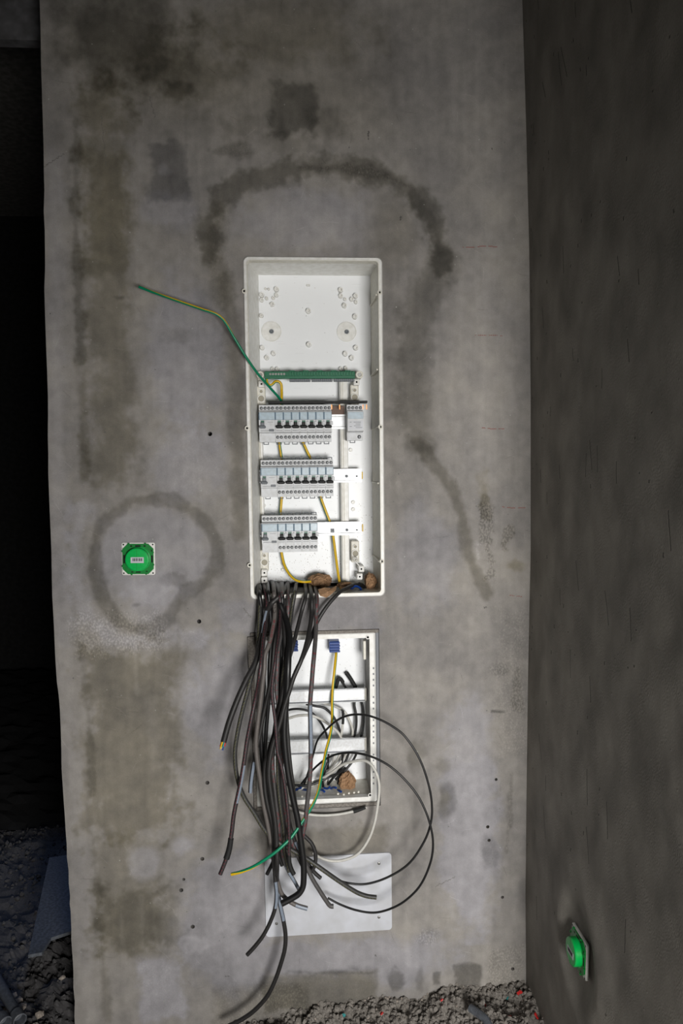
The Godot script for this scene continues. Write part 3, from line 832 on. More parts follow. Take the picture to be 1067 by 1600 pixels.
func boss(t: Node, o: Vector3, px: float, py: float, r: float, h: float, zb: float):
	var c := P(px, py, zb + h) - o; c.z = zb
	var st := begin()
	lathe(st, c, [Vector2(r * 1.15, 0), Vector2(r, h * 0.3), Vector2(r, h - 0.0006), Vector2(r - 0.0006, h), Vector2(r * 0.5, h), Vector2(r * 0.45, h * 0.5), Vector2(0, h * 0.5)], 14)
	part("screw_boss", st.commit(), M.white, t)

func splashed(sd: int, w: int, h: int, low: bool) -> ImageTexture:    # white plastic with specks of plaster, thicker towards the foot
	var im := Image.create(w, h, false, Image.FORMAT_RGB8); im.fill(Color(0.925, 0.93, 0.94))
	var rng := RandomNumberGenerator.new(); rng.seed = sd
	for i in 90:
		im.fill_rect(Rect2i(rng.randi() % w, rng.randi() % h, 3 + rng.randi() % 30, 1), Color(0.88, 0.885, 0.89))
	for i in 900 if low else 420:
		var y := pow(rng.randf(), 0.14 if low else 0.9) * h
		var x := rng.randf() * w
		if i % 12 == 0: y = rng.randf() * h
		var g := 0.58 + rng.randf() * 0.28
		im.fill_rect(Rect2i(int(x), int(y), 1 + rng.randi() % 2, 1 + rng.randi() % 3), Color(g, g * 0.985, g * 0.96))
	return ImageTexture.create_from_image(im)

# ==================================================================== rails, breakers, terminal bar
const NOSE := -0.036
const SHOULDER := -0.052

func rail(px0: float, px1: float, py: float, half: float, label: String, z := -0.082):
	var a := P(px0, py, z); var b := P(px1, py, z); var l := b.x - a.x
	var t := thing("mounting_rail", label, "rail", Vector3((a.x + b.x) / 2, a.y, z), "metal mounting rails")
	var hh := half * 0.00148
	var st := begin()
	# hat profile: web set back, two flanges in front
	box(st, Vector3(0, 0, -0.002), Vector3(l, hh * 1.42, 0.0012)); 
	for s in [-1, 1]:
		box(st, Vector3(0, s * hh * 0.74, 0.001), Vector3(l, 0.0012, 0.007)); box(st, Vector3(0, s * hh * 0.88, 0.0042), Vector3(l, hh * 0.26, 0.0012), 0.0004)
	part("rail_profile", st.commit(), M.zinc, t)
	for s in [-1, 1]: part("shade_line", bx(Vector3(0, s * hh * 0.7, -0.0006), Vector3(l, hh * 0.09, 0.0012)), M.seam, t)  # dark strips standing for the shade inside the flanges
	return t

func rail_screw(t: Node3D, px: float, py: float, r: float, square := false):
	var c := P(px, py, t.position.z) - t.position
	var st := begin()
	if square: box(st, c, Vector3(r * 2.2, r * 2.2, 0.002), 0.0004)
	else: lathe(st, c + Vector3(0, 0, -0.0015), [Vector2(r, 0), Vector2(r, 0.0016), Vector2(r * 0.7, 0.0026), Vector2(0, 0.0026)], 14)
	part("rail_screw", st.commit(), M.toggle_grey, t)
	part("screw_slot", bx(c + Vector3(0, 0, 0.0012), Vector3(r * 1.3, 0.0008, 0.0012)), M.hole, t)

func body_profile(w: float, h: float) -> ArrayMesh:                   # side outline of a modular device, pushed across its width
	var nz := NOSE - SHOULDER
	var q := PackedVector2Array([Vector2(0, 0), Vector2(0, -h * 0.17), Vector2(nz, -h * 0.19), Vector2(nz, -h * 0.745), Vector2(0, -h * 0.765), Vector2(0, -h), Vector2(-0.028, -h), Vector2(-0.028, 0)])
	var st := begin()
	var tmp := SurfaceTool.new(); tmp.begin(Mesh.PRIMITIVE_TRIANGLES)
	extrude(tmp, q, -w / 2 + 0.0002, w / 2 - 0.0002)
	st.append_from(tmp.commit(), 0, Transform3D(Basis(Vector3(0, 0, 1), Vector3(0, 1, 0), Vector3(-1, 0, 0)), Vector3.ZERO))
	return st.commit()

func terminal(t: Node3D, c: Vector3, r := 0.0029):
	var st := begin(); lathe(st, c, [Vector2(r * 1.25, 0.0001), Vector2(r * 1.2, 0.0006), Vector2(r, 0.0006), Vector2(r * 0.95, 0.0002), Vector2(0, 0.0002)], 14); var m := part("terminal", st.commit(), M.well, t)
	st = begin(); lathe(st, c + Vector3(0.0005, -0.0004, 0), [Vector2(r * 0.72, 0.0003), Vector2(r * 0.66, 0.0009), Vector2(0, 0.0009)], 12); part("screw", st.commit(), M.dull, m)

func clip(t: Node3D, x: float, y: float, s: float):                   # spring foot that holds the device on its rail
	var st := begin(); var z := -0.018
	box(st, Vector3(x, y, z), Vector3(0.0122, 0.0018, 0.003), 0.0006)
	for k in [-1, 1]: box(st, Vector3(x + k * 0.0052, y - s * 0.0035, z), Vector3(0.0018, 0.0082, 0.003), 0.0006)
	part("clip", st.commit(), M.toggle_grey, t)

func breaker(called: String, w: float, h: float, wide: bool, label: String, up_clip: bool, down_clip: bool) -> Node3D:
	# origin: middle of its top front shoulder
	var t := thing(called, label, "circuit breaker")
	var nz := NOSE - SHOULDER
	part("body", body_profile(w, h), M.grey, t)
	part("cover_gap", bx(Vector3(0, -h * 0.31, nz), Vector3(w - 0.0002, h * 0.205, 0.0014)), M.slate, t)
	part("label_cover", bx(Vector3(0.0004, -h * 0.31, nz + 0.0006), Vector3(w - 0.0024, h * 0.195, 0.0022), 0.0006), M.blue_grey, t)
	var x := -w * 0.27 if wide else w * 0.02
	part("toggle_slot", bx(Vector3(x, -h * 0.53, nz), Vector3(0.0078, h * 0.2, 0.0008)), M.seam, t)
	part("indicator", bx(Vector3(x, -h * 0.455, nz + 0.0008), Vector3(0.0072, h * 0.045, 0.0016)), M.indicator, t)
	var st := begin(); var tm: Material = M.toggle_grey if wide else M.black
	box(st, Vector3(x, -h * 0.53, nz + 0.003), Vector3(0.0074, h * 0.1, 0.006), 0.0008)
	box(st, Vector3(x, -h * 0.605, nz + 0.0065), Vector3(0.0146 if wide else w - 0.002, h * 0.075, 0.009), 0.002)
	part("toggle", st.commit(), tm, t)
	part("printed_line", bx(Vector3(0, -h * 0.70, nz), Vector3(w * 0.78, 0.0009, 0.0005)), M.seam, t)
	if wide:
		part("test_button", bx(Vector3(w * 0.27, -h * 0.69, nz), Vector3(0.011, 0.005, 0.003), 0.0008), M.toggle_grey, t)
		part("printed_line", bx(Vector3(w * 0.2, -h * 0.47, nz), Vector3(0.013, 0.0007, 0.0005)), M.seam, t)
	else:
		part("rating_tab", bx(Vector3(w * 0.5, -h * 0.51, nz + 0.001), Vector3(0.0052, h * 0.1, 0.003), 0.0006), M.grey, t)
	var n := 4 if wide else 2
	for i in n:
		terminal(t, Vector3((i - (n - 1) / 2.0) * (w * 0.92 / n) , -h * 0.085, 0))
	if not wide:
		for i in 2: terminal(t, Vector3((i - 0.5) * w * 0.46, -h * 0.87, 0))
	if up_clip: clip(t, w * 0.1, 0.0045, 1.0)
	if down_clip: clip(t, -w * 0.1, -h - 0.0045, -1.0)
	return t

func boards():
	# rails first
	var r1: Node3D = rail(404, 568, 660, 11.5, "top metal mounting rail, showing between the breakers and the lone two-module device")
	var r2: Node3D = rail(405, 565, 745, 10.5, "middle metal mounting rail, its bare end right of the second breaker row")
	rail_screw(r2, 541.5, 744, 0.0035); rail_screw(r2, 557.5, 744, 0.0022)
	var r3: Node3D = rail(406, 565, 828, 10.5, "lowest metal mounting rail in the upper box, longest bare end")
	rail_screw(r3, 519.5, 829, 0.0042, true); rail_screw(r3, 542, 828, 0.0035); rail_screw(r3, 557.5, 828, 0.0022)
	for rr in [r2, r3]:
		var e := P(566, 744, -0.08); part("end_cap", bx(Vector3(e.x - rr.position.x, 0, -0.004), Vector3(0.003, 0.017, 0.008), 0.0008), M.wire_yellow, rr, Vector3.ZERO, "small yellow end cap")
	# three rows of breakers
	var rows := [[404.2, 633, 517.4, 691, 7, "top", false, true], [407, 719, 520.3, 777, 7, "middle", true, true], [408.6, 806, 495.6, 863.5, 5, "bottom", true, false]]
	var order := ["first", "second", "third", "fourth", "fifth", "sixth", "seventh"]
	for r in rows:
		var a := P(r[0], r[1], SHOULDER); var b := P(r[2], r[1], SHOULDER); var f := P(r[0], r[3], SHOULDER)
		var n: int = r[4]; var w := (b.x - a.x) / (n + 2); var h := a.y - f.y
		var rcd := breaker("residual_current_breaker", w * 2, h, true, "wide grey residual current breaker with grey toggle, left end of the %s breaker row" % r[5], r[6], r[7])
		rcd.position = a + Vector3(w, 0, 0); rcd.set_meta("group", "wide residual current breakers")
		var proto: Node3D = null
		for i in n:
			var label := "slim black-toggle circuit breaker, %s slim one from the left in the %s breaker row" % [order[i], r[5]]
			if i == n - 1: label = "slim grey circuit breaker with black toggle at the right end of the %s breaker row" % r[5]
			var o: Node3D
			if proto == null:
				o = breaker("circuit_breaker", w, h, false, label, r[6], r[7]); proto = o
			else:
				o = copy(proto, "circuit_breaker", label)
			o.position = Vector3(a.x + w * (2.5 + i), a.y, SHOULDER); o.set_meta("group", "slim circuit breakers of the %s row" % r[5])
	# the lone device on the right of the top row
	var a := P(541.5, 632.5, SHOULDER); var b := P(567.3, 688, SHOULDER); var w := b.x - a.x; var h := a.y - b.y
	var t := thing("modular_device", "separate two-module grey device with a printed front, right of the gap in the top row", "circuit breaker", Vector3((a.x + b.x) / 2, a.y, SHOULDER))
	var nz := NOSE - SHOULDER
	part("body", body_profile(w, h), M.grey, t)
	part("label_cover", bx(Vector3(0, -h * 0.31, nz + 0.0004), Vector3(w - 0.0016, h * 0.19, 0.0022), 0.0007), M.blue_grey, t)
	part("printed_panel", bx(Vector3(0, -h * 0.58, nz), Vector3(w * 0.94, h * 0.26, 0.0008)), M.plate, t)
	for k in [[-0.3, 0.5, 0.1], [0.1, 0.5, 0.45], [0.15, 0.55, 0.3], [0.1, 0.6, 0.4], [0.2, 0.65, 0.4], [-0.3, 0.62, 0.14]]:
		part("printed_line", bx(Vector3(w * k[0], -h * k[1], nz + 0.0006), Vector3(w * k[2], 0.0011, 0.0004)), M.toggle_grey, t)
	part("seam", bx(Vector3(0, -h * 0.78, 0.0002), Vector3(w, 0.0008, 0.0006)), M.seam, t)
	for i in 4: terminal(t, Vector3((i - 1.5) * w * 0.235, -h * 0.085, 0))
	terminal(t, Vector3(w * 0.26, -h * 0.9, 0), 0.0034)
	clip(t, -w * 0.12, -h - 0.0045, -1.0)

	# black comb busbar with copper tongues
	a = P(419, 629.5, -0.05); b = P(574, 629.5, -0.05)
	t = thing("comb_busbar", "thin black comb busbar along the top of the upper breaker row, copper tongues at right", "busbar", Vector3((a.x + b.x) / 2, a.y, -0.05))
	var l := b.x - a.x
	var st := begin(); box(st, Vector3(0, 0.001, -0.008), Vector3(l, 0.0052, 0.018), 0.0006)
	for i in 12: box(st, Vector3(-l / 2 + 0.01 + i * 0.0178, 0.001, 0.0013), Vector3(0.0165, 0.003, 0.001), 0.0003)
	part("busbar_body", st.commit(), M.black, t)
	for k in [518.2, 530.5, 566.8, 572.6]:
		var c := P(k, 636, -0.055) - t.position
		part("copper_tongue", bx(c, Vector3(0.0026, 0.011, 0.002), 0.0004), M.copper, t)
	var bc := P(528, 641, -0.075) - t.position
	part("brown_strip", bx(bc, Vector3(0.03, 0.019, 0.003), 0.0005), M.brown, t)  # plain brown strip behind the gap in the row

	# green earth terminal bar
	a = P(406.5, 586, -0.066); b = P(561.5, 586, -0.066); l = b.x - a.x
	t = thing("earth_terminal_bar", "green earth terminal bar across the upper box, a grey ring at each end", "terminal bar", Vector3((a.x + b.x) / 2, a.y, -0.066))
	var g0 := P(413, 586, -0.066).x - t.position.x; var g1 := P(554.5, 586, -0.066).x - t.position.x
	st = begin(); box(st, Vector3((g0 + g1) / 2, 0, -0.007), Vector3(g1 - g0, 0.0165, 0.014), 0.0012)
	box(st, Vector3((g0 + g1) / 2, -0.0055, 0.0005), Vector3(g1 - g0, 0.005, 0.003), 0.0006)
	part("green_body", st.commit(), M.bar_green, t)
	var step := (g1 - g0 - 0.006) / 32
	for i in 32:
		var x := g0 + 0.004 + step * (i + 0.5)
		if i < 7:
			if i % 1 == 0 and i > 0:
				st = begin(); lathe(st, Vector3(x, 0.002, 0.0), [Vector2(0.0026, 0), Vector2(0.0024, 0.0012), Vector2(0, 0.0012)], 12); part("screw", st.commit(), M.screw, t)
		else:
			part("push_tab", bx(Vector3(x, 0.0025, 0.0004), Vector3(step * 0.72, 0.0085, 0.0026), 0.0006), M.bar_green, t)
	for k in 5:
		part("raised_block", bx(Vector3(lerpf(g0, g1, 0.3 + k * 0.155), 0.0088, -0.004), Vector3(0.013, 0.0028, 0.007), 0.0006), M.bar_green, t)
	for k in 3:
		st = begin()
		var cx := lerpf(g0, g1, 0.39 + k * 0.245)
		for i in 10: box(st, Vector3(cx + (i - 4.5) * 0.0046, -0.0118, -0.005), Vector3(0.0034, 0.0064, 0.009), 0.0004)
		box(st, Vector3(cx, -0.0118, -0.007), Vector3(0.047, 0.0058, 0.008))
		part("entry_comb", st.commit(), M.toggle_grey, t)
	for s in [-1, 1]:
		st = begin(); ring(st, Vector3(s * (l / 2), 0, -0.004), 0.0086, 0.0046, 0.006, 20); part("end_ring", st.commit(), M.cream, t)
		st = begin(); lathe(st, Vector3(s * (l / 2), 0, -0.004), [Vector2(0.0052, 0), Vector2(0.005, 0.0042), Vector2(0, 0.0042)], 16); part("end_screw", st.commit(), M.screw, t)
		part("mounting_foot", bx(Vector3(s * (l / 2), 0, -0.026), Vector3(0.014, 0.012, 0.042), 0.001), M.cream, t)

# ==================================================================== the lower flush box
func lower_box():
	var a := P(391, 989); var b := P(594, 1258)
	var w := b.x - a.x; var h := a.y - b.y; var zb := -0.092
	var t := thing("lower_flush_box", "smaller white flush box below, open, holding coiled thin cables and two flat rails", "electrical box", Vector3((a.x + b.x) / 2, b.y, 0))
	var o := t.position; var c := Vector2(0, h / 2)
	var st := begin(); box(st, Vector3(w / 2 - 0.0035, h / 2, -0.008), Vector3(0.007, h, 0.018), 0.001); part("metal_edge", st.commit(), M.seam, t)
	st = begin(); box(st, Vector3(0, 0.004, -0.008), Vector3(w, 0.008, 0.018), 0.001); box(st, Vector3(0, h - 0.004, -0.008), Vector3(w, 0.008, 0.019), 0.001); box(st, Vector3(-w / 2 + 0.004, h / 2, -0.008), Vector3(0.008, h, 0.018), 0.001); part("outer_frame", st.commit(), M.stone, t)
	st = begin(); frame_ring(st, c + Vector2(-0.001, 0.002), w - 0.013, h - 0.014, 0.004, w - 0.040, h - 0.040, 0.003, -0.012, 0.003); part("flange", st.commit(), M.white, t)
	var x0 := -w / 2 + 0.019; var x1 := w / 2 - 0.021; var y0 := 0.021; var y1 := h - 0.017
	for s in [[x0, M.white, -0.003], [x1, M.frame, 0.003]]:  # right wall greyer, its shade put into the colour
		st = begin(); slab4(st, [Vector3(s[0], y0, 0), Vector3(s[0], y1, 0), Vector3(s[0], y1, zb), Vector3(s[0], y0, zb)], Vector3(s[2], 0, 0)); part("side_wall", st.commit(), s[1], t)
	st = begin(); slab4(st, [Vector3(x0, y1, 0), Vector3(x1, y1, 0), Vector3(x1, y1, zb), Vector3(x0, y1, zb)], Vector3(0, 0.003, 0)); part("top_wall", st.commit(), M.white, t)
	st = begin(); slab4(st, [Vector3(x0, y0, 0), Vector3(x1, y0, 0), Vector3(x1, y0, zb), Vector3(x0, y0, zb)], Vector3(0, -0.003, 0)); part("bottom_wall", st.commit(), M.cream, t)
	st = begin(); quad_uv(st, [Vector3(x0, y0, zb), Vector3(x1, y0, zb), Vector3(x1, y1, zb), Vector3(x0, y1, zb)], [Vector2(0, 1), Vector2(1, 1), Vector2(1, 0), Vector2(0, 0)])
	box(st, Vector3(0, h / 2, zb - 0.0022), Vector3(x1 - x0, y1 - y0, 0.004))
	var bm := mat(Color.WHITE, 0.42); bm.albedo_texture = splashed(21, 420, 540, false); part("back_plate", st.commit(), bm, t)
	# row of slots down the right flange, cable clips along the foot
	for i in 22:
		if i in [0, 5, 9, 15]: continue
		var q := P(583.5, 1035 + i * 9.0, 0.003) - o
		part("slot", bx(q, Vector3(0.0032, 0.004, 0.0016)), M.seam, t)
	for k in [[472, 1244], [528, 1240], [537, 1241], [545, 1239], [553, 1238], [560, 1237]]:
		var q := P(k[0], k[1], 0.003) - o
		st = begin(); lathe(st, q, [Vector2(0.0026, 0), Vector2(0.0024, 0.002), Vector2(0.0016, 0.003), Vector2(0, 0.003)], 12); part("clip_stud", st.commit(), M.cream, t)
	for k in [[574.5, 995.5], [578, 1242]]:
		var q := P(k[0], k[1], 0.003) - o
		st = begin(); ring(st, q, 0.0046, 0.0026, 0.002, 16); part("screw_lug", st.commit(), M.white, t)
		st = begin(); lathe(st, q, [Vector2(0.0026, 0.0006), Vector2(0, 0.0006)], 10); part("lug_hole", st.commit(), M.hole, t)
	st = begin(); var q0 := P(569, 1000, -0.03) - o; var q1 := P(569, 1029, -0.03) - o
	box(st, (q0 + q1) / 2, Vector3(0.006, q0.y - q1.y, 0.02), 0.001); part("guide_rail", st.commit(), M.cream, t)
	# the two flat rails
	for k in [[1076.0, 1096.5, 1079.5, 1099.5, "upper broad flat metal rail across the lower box"], [1154.5, 1172.0, 1158.5, 1180.0, "lower broad flat metal rail across the lower box"]]:
		var z := -0.045
		var tl := P(404, k[2], z); var br := P(570.5, k[1], z); var hh := tl.y - P(404, k[3], z).y
		var rt := thing("flat_rail", k[4], "rail", Vector3((tl.x + br.x) / 2, (P(487, (k[0] + k[2]) / 2, z).y + P(487, (k[1] + k[3]) / 2, z).y) / 2, z), "flat rails of the lower box")
		st = begin(); var lw := br.x - tl.x
		box(st, Vector3.ZERO, Vector3(lw, hh, 0.002))
		for s in [-1, 1]: box(st, Vector3(0, s * hh * 0.5, 0.002), Vector3(lw, 0.0016, 0.007), 0.0004)
		part("rail_profile", st.commit(), M.zinc, rt)
		for s in [-1, 1]: part("shade_line", bx(Vector3(0, s * (hh * 0.5 - 0.0018), 0.0012), Vector3(lw, 0.0016, 0.0012)), M.seam, rt)  # dark strip painted in for shade along each lip
		for s in [-1, 1]: part("rail_end", bx(Vector3(s * (lw / 2 + 0.001), 0, -0.004), Vector3(0.005, hh, 0.012), 0.001), M.cream, rt)
	# blue terminals
	for k in [[522.5, 1011, 17.0, "ridged blue terminal block near the top of the lower box, gripping the green-yellow wire"], [459.5, 1009.5, 12.0, "blue terminal block half hidden behind the cable bundle, top of the lower box"]]:
		var z := -0.055; var q := P(k[0], k[1], z); var ww: float = k[2] * 0.00144; var hh := 18.0 * 0.00144
		var bt := thing("blue_terminal", k[3], "terminal block", q)
		part("core", bx(Vector3(0, 0, -0.018), Vector3(ww * 0.94, hh, 0.036), 0.001), M.blue, bt)
		for i in 4: part("ridge", bx(Vector3(0.0005 * (i % 2), hh * (0.375 - i * 0.25), 0.0015), Vector3(ww, hh * 0.17, 0.005), 0.001), M.blue, bt)

func cover_plate():
	var cs := [P(412, 1341, 0.0), P(612, 1331, 0.0), P(611, 1450.5, 0.0), P(417, 1463, 0.0)]
	var c: Vector3 = (cs[0] + cs[1] + cs[2] + cs[3]) / 4.0
	var w: float = ((cs[1] - cs[0]).length() + (cs[2] - cs[3]).length()) / 2; var h: float = ((cs[1] - cs[2]).length() + (cs[0] - cs[3]).length()) / 2
	var t := thing("cover_plate", "blank white rectangular cover plate screwed to the wall below both boxes", "cover plate", Vector3(c.x, c.y, 0))
	var st := begin(); extrude(st, rounded(w, h, 0.008), 0.0, 0.004); part("plate", st.commit(), M.plate, t)
	for k in [[592, 1349], [592, 1433], [432, 1443], [431, 1354]]:
		var q := P(k[0], k[1], 0.004) - t.position
		st = begin(); lathe(st, q, [Vector2(0.0034, 0), Vector2(0.003, 0.0012), Vector2(0.0012, 0.0018), Vector2(0, 0.0012)], 14); var sc := part("screw", st.commit(), M.screw, t)
		part("slot", bx(q + Vector3(0, 0, 0.0016), Vector3(0.003, 0.0007, 0.0006)), M.hole, sc)

# ==================================================================== wires and cables
func two_tone(called: String, label: String, path: PackedVector3Array, r: float, phase: Array, half := 1.0, group := "") -> Node3D:
	var t := thing(called, label, "wire", Vector3.ZERO, group)
	part("green_sheath", tube(path, r, 12), M.wire_green, t)
	part("yellow_stripe", tube(path, r * 1.03, 6, -half, half, false, phase), M.wire_yellow, t)
	for e in [[0, 1], [path.size() - 1, path.size() - 2]]:
		var st := begin(); var d := (path[e[0]] - path[e[1]]).normalized()
		rod(st, path[e[0]] - d * 0.002, path[e[0]] + d * 0.0012, r * 0.5, 8); part("copper_core", st.commit(), M.copper, t)
	return t

func wires():
	# the one that sticks out to the upper left
	two_tone("earth_wire", "long green-yellow earth wire sticking out of the upper box to the upper left", px_path([[217, 448, 0.055], [240, 457, 0.058], [280, 471, 0.062], [318, 484, 0.064], [338, 491, 0.062], [350, 501, 0.055], [365, 526, 0.042], [382, 554, 0.03], [402, 583, 0.006], [422, 606, -0.03], [438, 624, -0.062], [441, 632, -0.085]]), 0.0027, [-2.0, -1.1, -0.95, -1.15, -2.6, -3.1, -3.1, -3.1], 1.0)
	two_tone("earth_wire", "green-yellow earth wire looping from the terminal bar down behind the left breakers into the cables", px_path([[416, 592, -0.075], [418, 600, -0.07], [424, 602, -0.068], [429, 597, -0.07], [434.5, 596, -0.072], [439, 600, -0.074], [440, 610, -0.078], [440, 624, -0.09], [437, 660, -0.098], [437, 693, -0.098], [440, 717, -0.098], [441, 750, -0.1], [440, 777, -0.1], [438, 803, -0.1], [438, 840, -0.1], [440.5, 866, -0.096], [445, 884, -0.09], [453, 898, -0.08], [463, 906.5, -0.07], [475, 909, -0.065], [488, 908, -0.075]]), 0.0031, [-1.2, 0.2, 0.7, 0.8, 0.5, -0.6, 0.2, 0.3, 0.4], 1.1)
	two_tone("earth_wire", "green-yellow earth wire running obliquely down behind the breakers to the paper wad", px_path([[466, 680, -0.096], [473.5, 692, -0.096], [480, 706, -0.096], [486, 719, -0.096], [494, 750, -0.098], [501, 777, -0.098], [508, 797, -0.097], [516, 818, -0.096], [519, 829, -0.096], [521, 842, -0.094], [524, 865, -0.088], [527.5, 892, -0.078], [531, 913, -0.07], [533, 922, -0.075]]), 0.0031, [-0.4, -0.5, -0.6, -0.7, -0.3, -0.2, 0.0], 1.15)
	# the long one from the lower blue terminal
	two_tone("earth_wire", "long green-yellow earth wire hanging from the blue terminal, its yellow end crossing the cables", px_path([[525, 1010, -0.075], [525, 1017, -0.07], [525, 1023, -0.062], [522.5, 1049, -0.044], [520, 1075, -0.034], [519, 1099, -0.022], [519, 1124, -0.006], [516, 1148, 0.012], [509.5, 1173, 0.032], [507, 1186, 0.045], [502.5, 1209, 0.062], [498, 1234, 0.08], [489, 1257, 0.096], [476, 1278, 0.11], [456, 1307, 0.125], [440, 1323, 0.132], [424, 1336, 0.135], [396, 1354, 0.132], [377, 1362, 0.126], [361.5, 1366, 0.12]], 0.005), 0.0032, [0.5, 0.5, 0.6, 0.75, 1.0, 1.3, 1.7, 2.3, 3.1, 4.0, 5.2, 6.28], 1.05)
	# thin black cables of the lower box
	var thin := [
		["upper arc of the two thin black cables looping far right of the lower box", [[475, 1226, -0.05], [482, 1205, -0.045], [489, 1180, -0.03], [497, 1155, -0.01], [514, 1136, 0.01], [529, 1124, 0.025], [548, 1117, 0.04], [570, 1117, 0.055], [590, 1123, 0.066], [610, 1133, 0.075], [632, 1150, 0.085], [656, 1187, 0.095], [671, 1232, 0.1], [675, 1266, 0.1], [672, 1290, 0.1], [662, 1316, 0.098], [639, 1349, 0.094], [607, 1370, 0.088], [573, 1381, 0.082], [545, 1380, 0.078], [524, 1373, 0.076], [500, 1357, 0.074], [486, 1344, 0.07]], 0.0024],
		["lower, wider arc of the two thin black cables looping far right of the lower box", [[460, 1240, -0.05], [473, 1222, -0.04], [487, 1205, -0.02], [497, 1195, -0.002], [509, 1186, 0.012], [524, 1179, 0.03], [545, 1176, 0.05], [565, 1178, 0.062], [587, 1185, 0.074], [610, 1198, 0.085], [635, 1221, 0.096], [656, 1249, 0.105], [671, 1285, 0.112], [676.5, 1318, 0.112], [672, 1349, 0.108], [656, 1384, 0.1], [632, 1408, 0.09], [607, 1421, 0.08], [583, 1426, 0.072], [556, 1422, 0.062], [531, 1413, 0.05], [512, 1403, 0.042]], 0.0024],
		["thin black cable arching inside the lower box, highest arc on the left", [[440, 1115, -0.05], [452, 1109, -0.045], [469, 1108, -0.04], [486, 1113, -0.038], [501, 1129, -0.04], [509, 1145, -0.045], [513, 1162, -0.05], [513, 1180, -0.058], [511, 1222, -0.07]], 0.0026],
		["black cable arching down to the paper wad behind the green wire in the lower box", [[478, 1100, -0.066], [492, 1103, -0.062], [506, 1106, -0.06], [518, 1116, -0.058], [527, 1131, -0.058], [532, 1146, -0.06], [536, 1170, -0.066], [532, 1205, -0.07], [528, 1225, -0.07]], 0.0029],
		["black cable passing behind the flat rail, its pointed tip leaning left above it", [[541, 1051, -0.075], [546, 1058, -0.075], [551, 1066, -0.074], [556.5, 1077, -0.074], [556, 1087, -0.074], [553.5, 1100, -0.072], [556.5, 1118, -0.07], [556, 1138, -0.07], [551, 1158, -0.07], [546, 1173, -0.07], [540, 1189, -0.068], [529, 1205, -0.066], [520, 1216, -0.066], [512, 1226, -0.07]], 0.0030],
		["black cable rising behind the upper flat rail, bent over at its top", [[524, 1075, -0.075], [527, 1066, -0.073], [529.5, 1060, -0.072], [534, 1063, -0.074], [541, 1076, -0.076], [556, 1086, -0.078], [565, 1098, -0.075], [568, 1118, -0.072], [567, 1138, -0.07], [563, 1155, -0.068], [558, 1174, -0.066], [551, 1189, -0.066], [538, 1205, -0.062], [524, 1218, -0.064]], 0.0028],
		["black cable lying across the foot of the lower box", [[436, 1222, -0.04], [446, 1225, -0.036], [464, 1227, -0.032], [481, 1227, -0.03], [497, 1222, -0.034], [514, 1214, -0.04], [529, 1208, -0.05], [540, 1200, -0.06]], 0.0031],
		["short dark cable standing up through the foot of the lower box beside the blue ends", [[505, 1232, -0.06], [504, 1218, -0.055], [508, 1202, -0.055], [512, 1192, -0.06]], 0.0030],
	]
	for k in thin:
		var t := thing("thin_cable", k[0], "cable", Vector3.ZERO, "thin black cables of the lower box")
		var path := px_path(k[1], 0.005)
		part("sheath", tube(path, k[2], 10), M.cable_black, t)
		if "tip" in k[0] or "bent over" in k[0]:
			part("taped_tip", tube(slice(path, 0.0, 0.14), k[2] * 1.7, 8, 0, TAU, true, [], 0.9), M.dark, t)
	var pale := [
		["white cable arching through the middle of the lower box", [[440, 1127, -0.05], [452, 1122, -0.045], [467, 1118, -0.04], [486, 1118, -0.036], [502, 1124, -0.036], [519, 1136, -0.04], [529.5, 1146, -0.044], [535, 1160, -0.05], [533, 1174, -0.054], [527, 1186, -0.056], [518, 1199, -0.058], [504, 1213, -0.06], [495, 1224, -0.065]], 0.0030],
		["white cable arching behind the black ones towards the right of the lower box", [[506, 1099, -0.07], [513, 1101, -0.07], [524, 1104, -0.07], [538, 1112, -0.07], [546, 1126, -0.07], [551, 1142, -0.07], [548, 1160, -0.07], [541, 1178, -0.07], [529, 1194, -0.068], [514, 1208, -0.066], [502, 1224, -0.068]], 0.0028],
		["white cable standing up in the lower box with a black cap on its top", [[535.5, 1110, -0.055], [536, 1120, -0.055], [535.5, 1131, -0.055], [533, 1149, -0.056], [528, 1166, -0.058], [523, 1182, -0.06], [515, 1205, -0.062], [508, 1224, -0.066]], 0.0027],
		["white cable leaving the lower box in a wide hook over its right flange", [[490, 1222, -0.05], [502, 1217, -0.042], [518, 1207, -0.028], [535, 1195, -0.01], [551, 1190, 0.006], [567, 1188, 0.02], [578, 1193, 0.032], [587, 1206, 0.04], [592, 1223, 0.044], [592, 1242, 0.046], [589, 1265, 0.046], [585, 1286, 0.044], [576, 1311, 0.042], [559, 1334, 0.04], [538, 1343.5, 0.038], [517, 1345, 0.036], [500, 1340, 0.036], [488, 1332, 0.038]], 0.0031],
		["white cable with a black taped tip lying below the lower box", [[447, 1258, 0.03], [457, 1265, 0.026], [470, 1270, 0.022], [487, 1273, 0.018], [506, 1274, 0.016], [531, 1272, 0.014], [555, 1267, 0.013], [573, 1261.5, 0.013]], 0.0028],
		["white cable curving along the foot of the lower box behind the dark ones", [[447, 1229, -0.045], [460, 1232, -0.045], [476, 1231, -0.045], [490, 1226, -0.05]], 0.0030],
	]
	for k in pale:
		var t := thing("white_cable", k[0], "cable", Vector3.ZERO, "white cables of the lower box")
		var path := px_path(k[1], 0.005)
		part("sheath", tube(path, k[2], 10), M.cable_white, t)
		if "black cap" in k[0]: part("black_cap", tube(slice(path, 0.0, 0.17), k[2] * 1.2, 8), M.dark, t)
		if "taped tip" in k[0]: part("taped_tip", tube(slice(path, 0.84, 1.0), k[2] * 1.75, 8, 0, TAU, true, [], 0.55), M.dark, t)
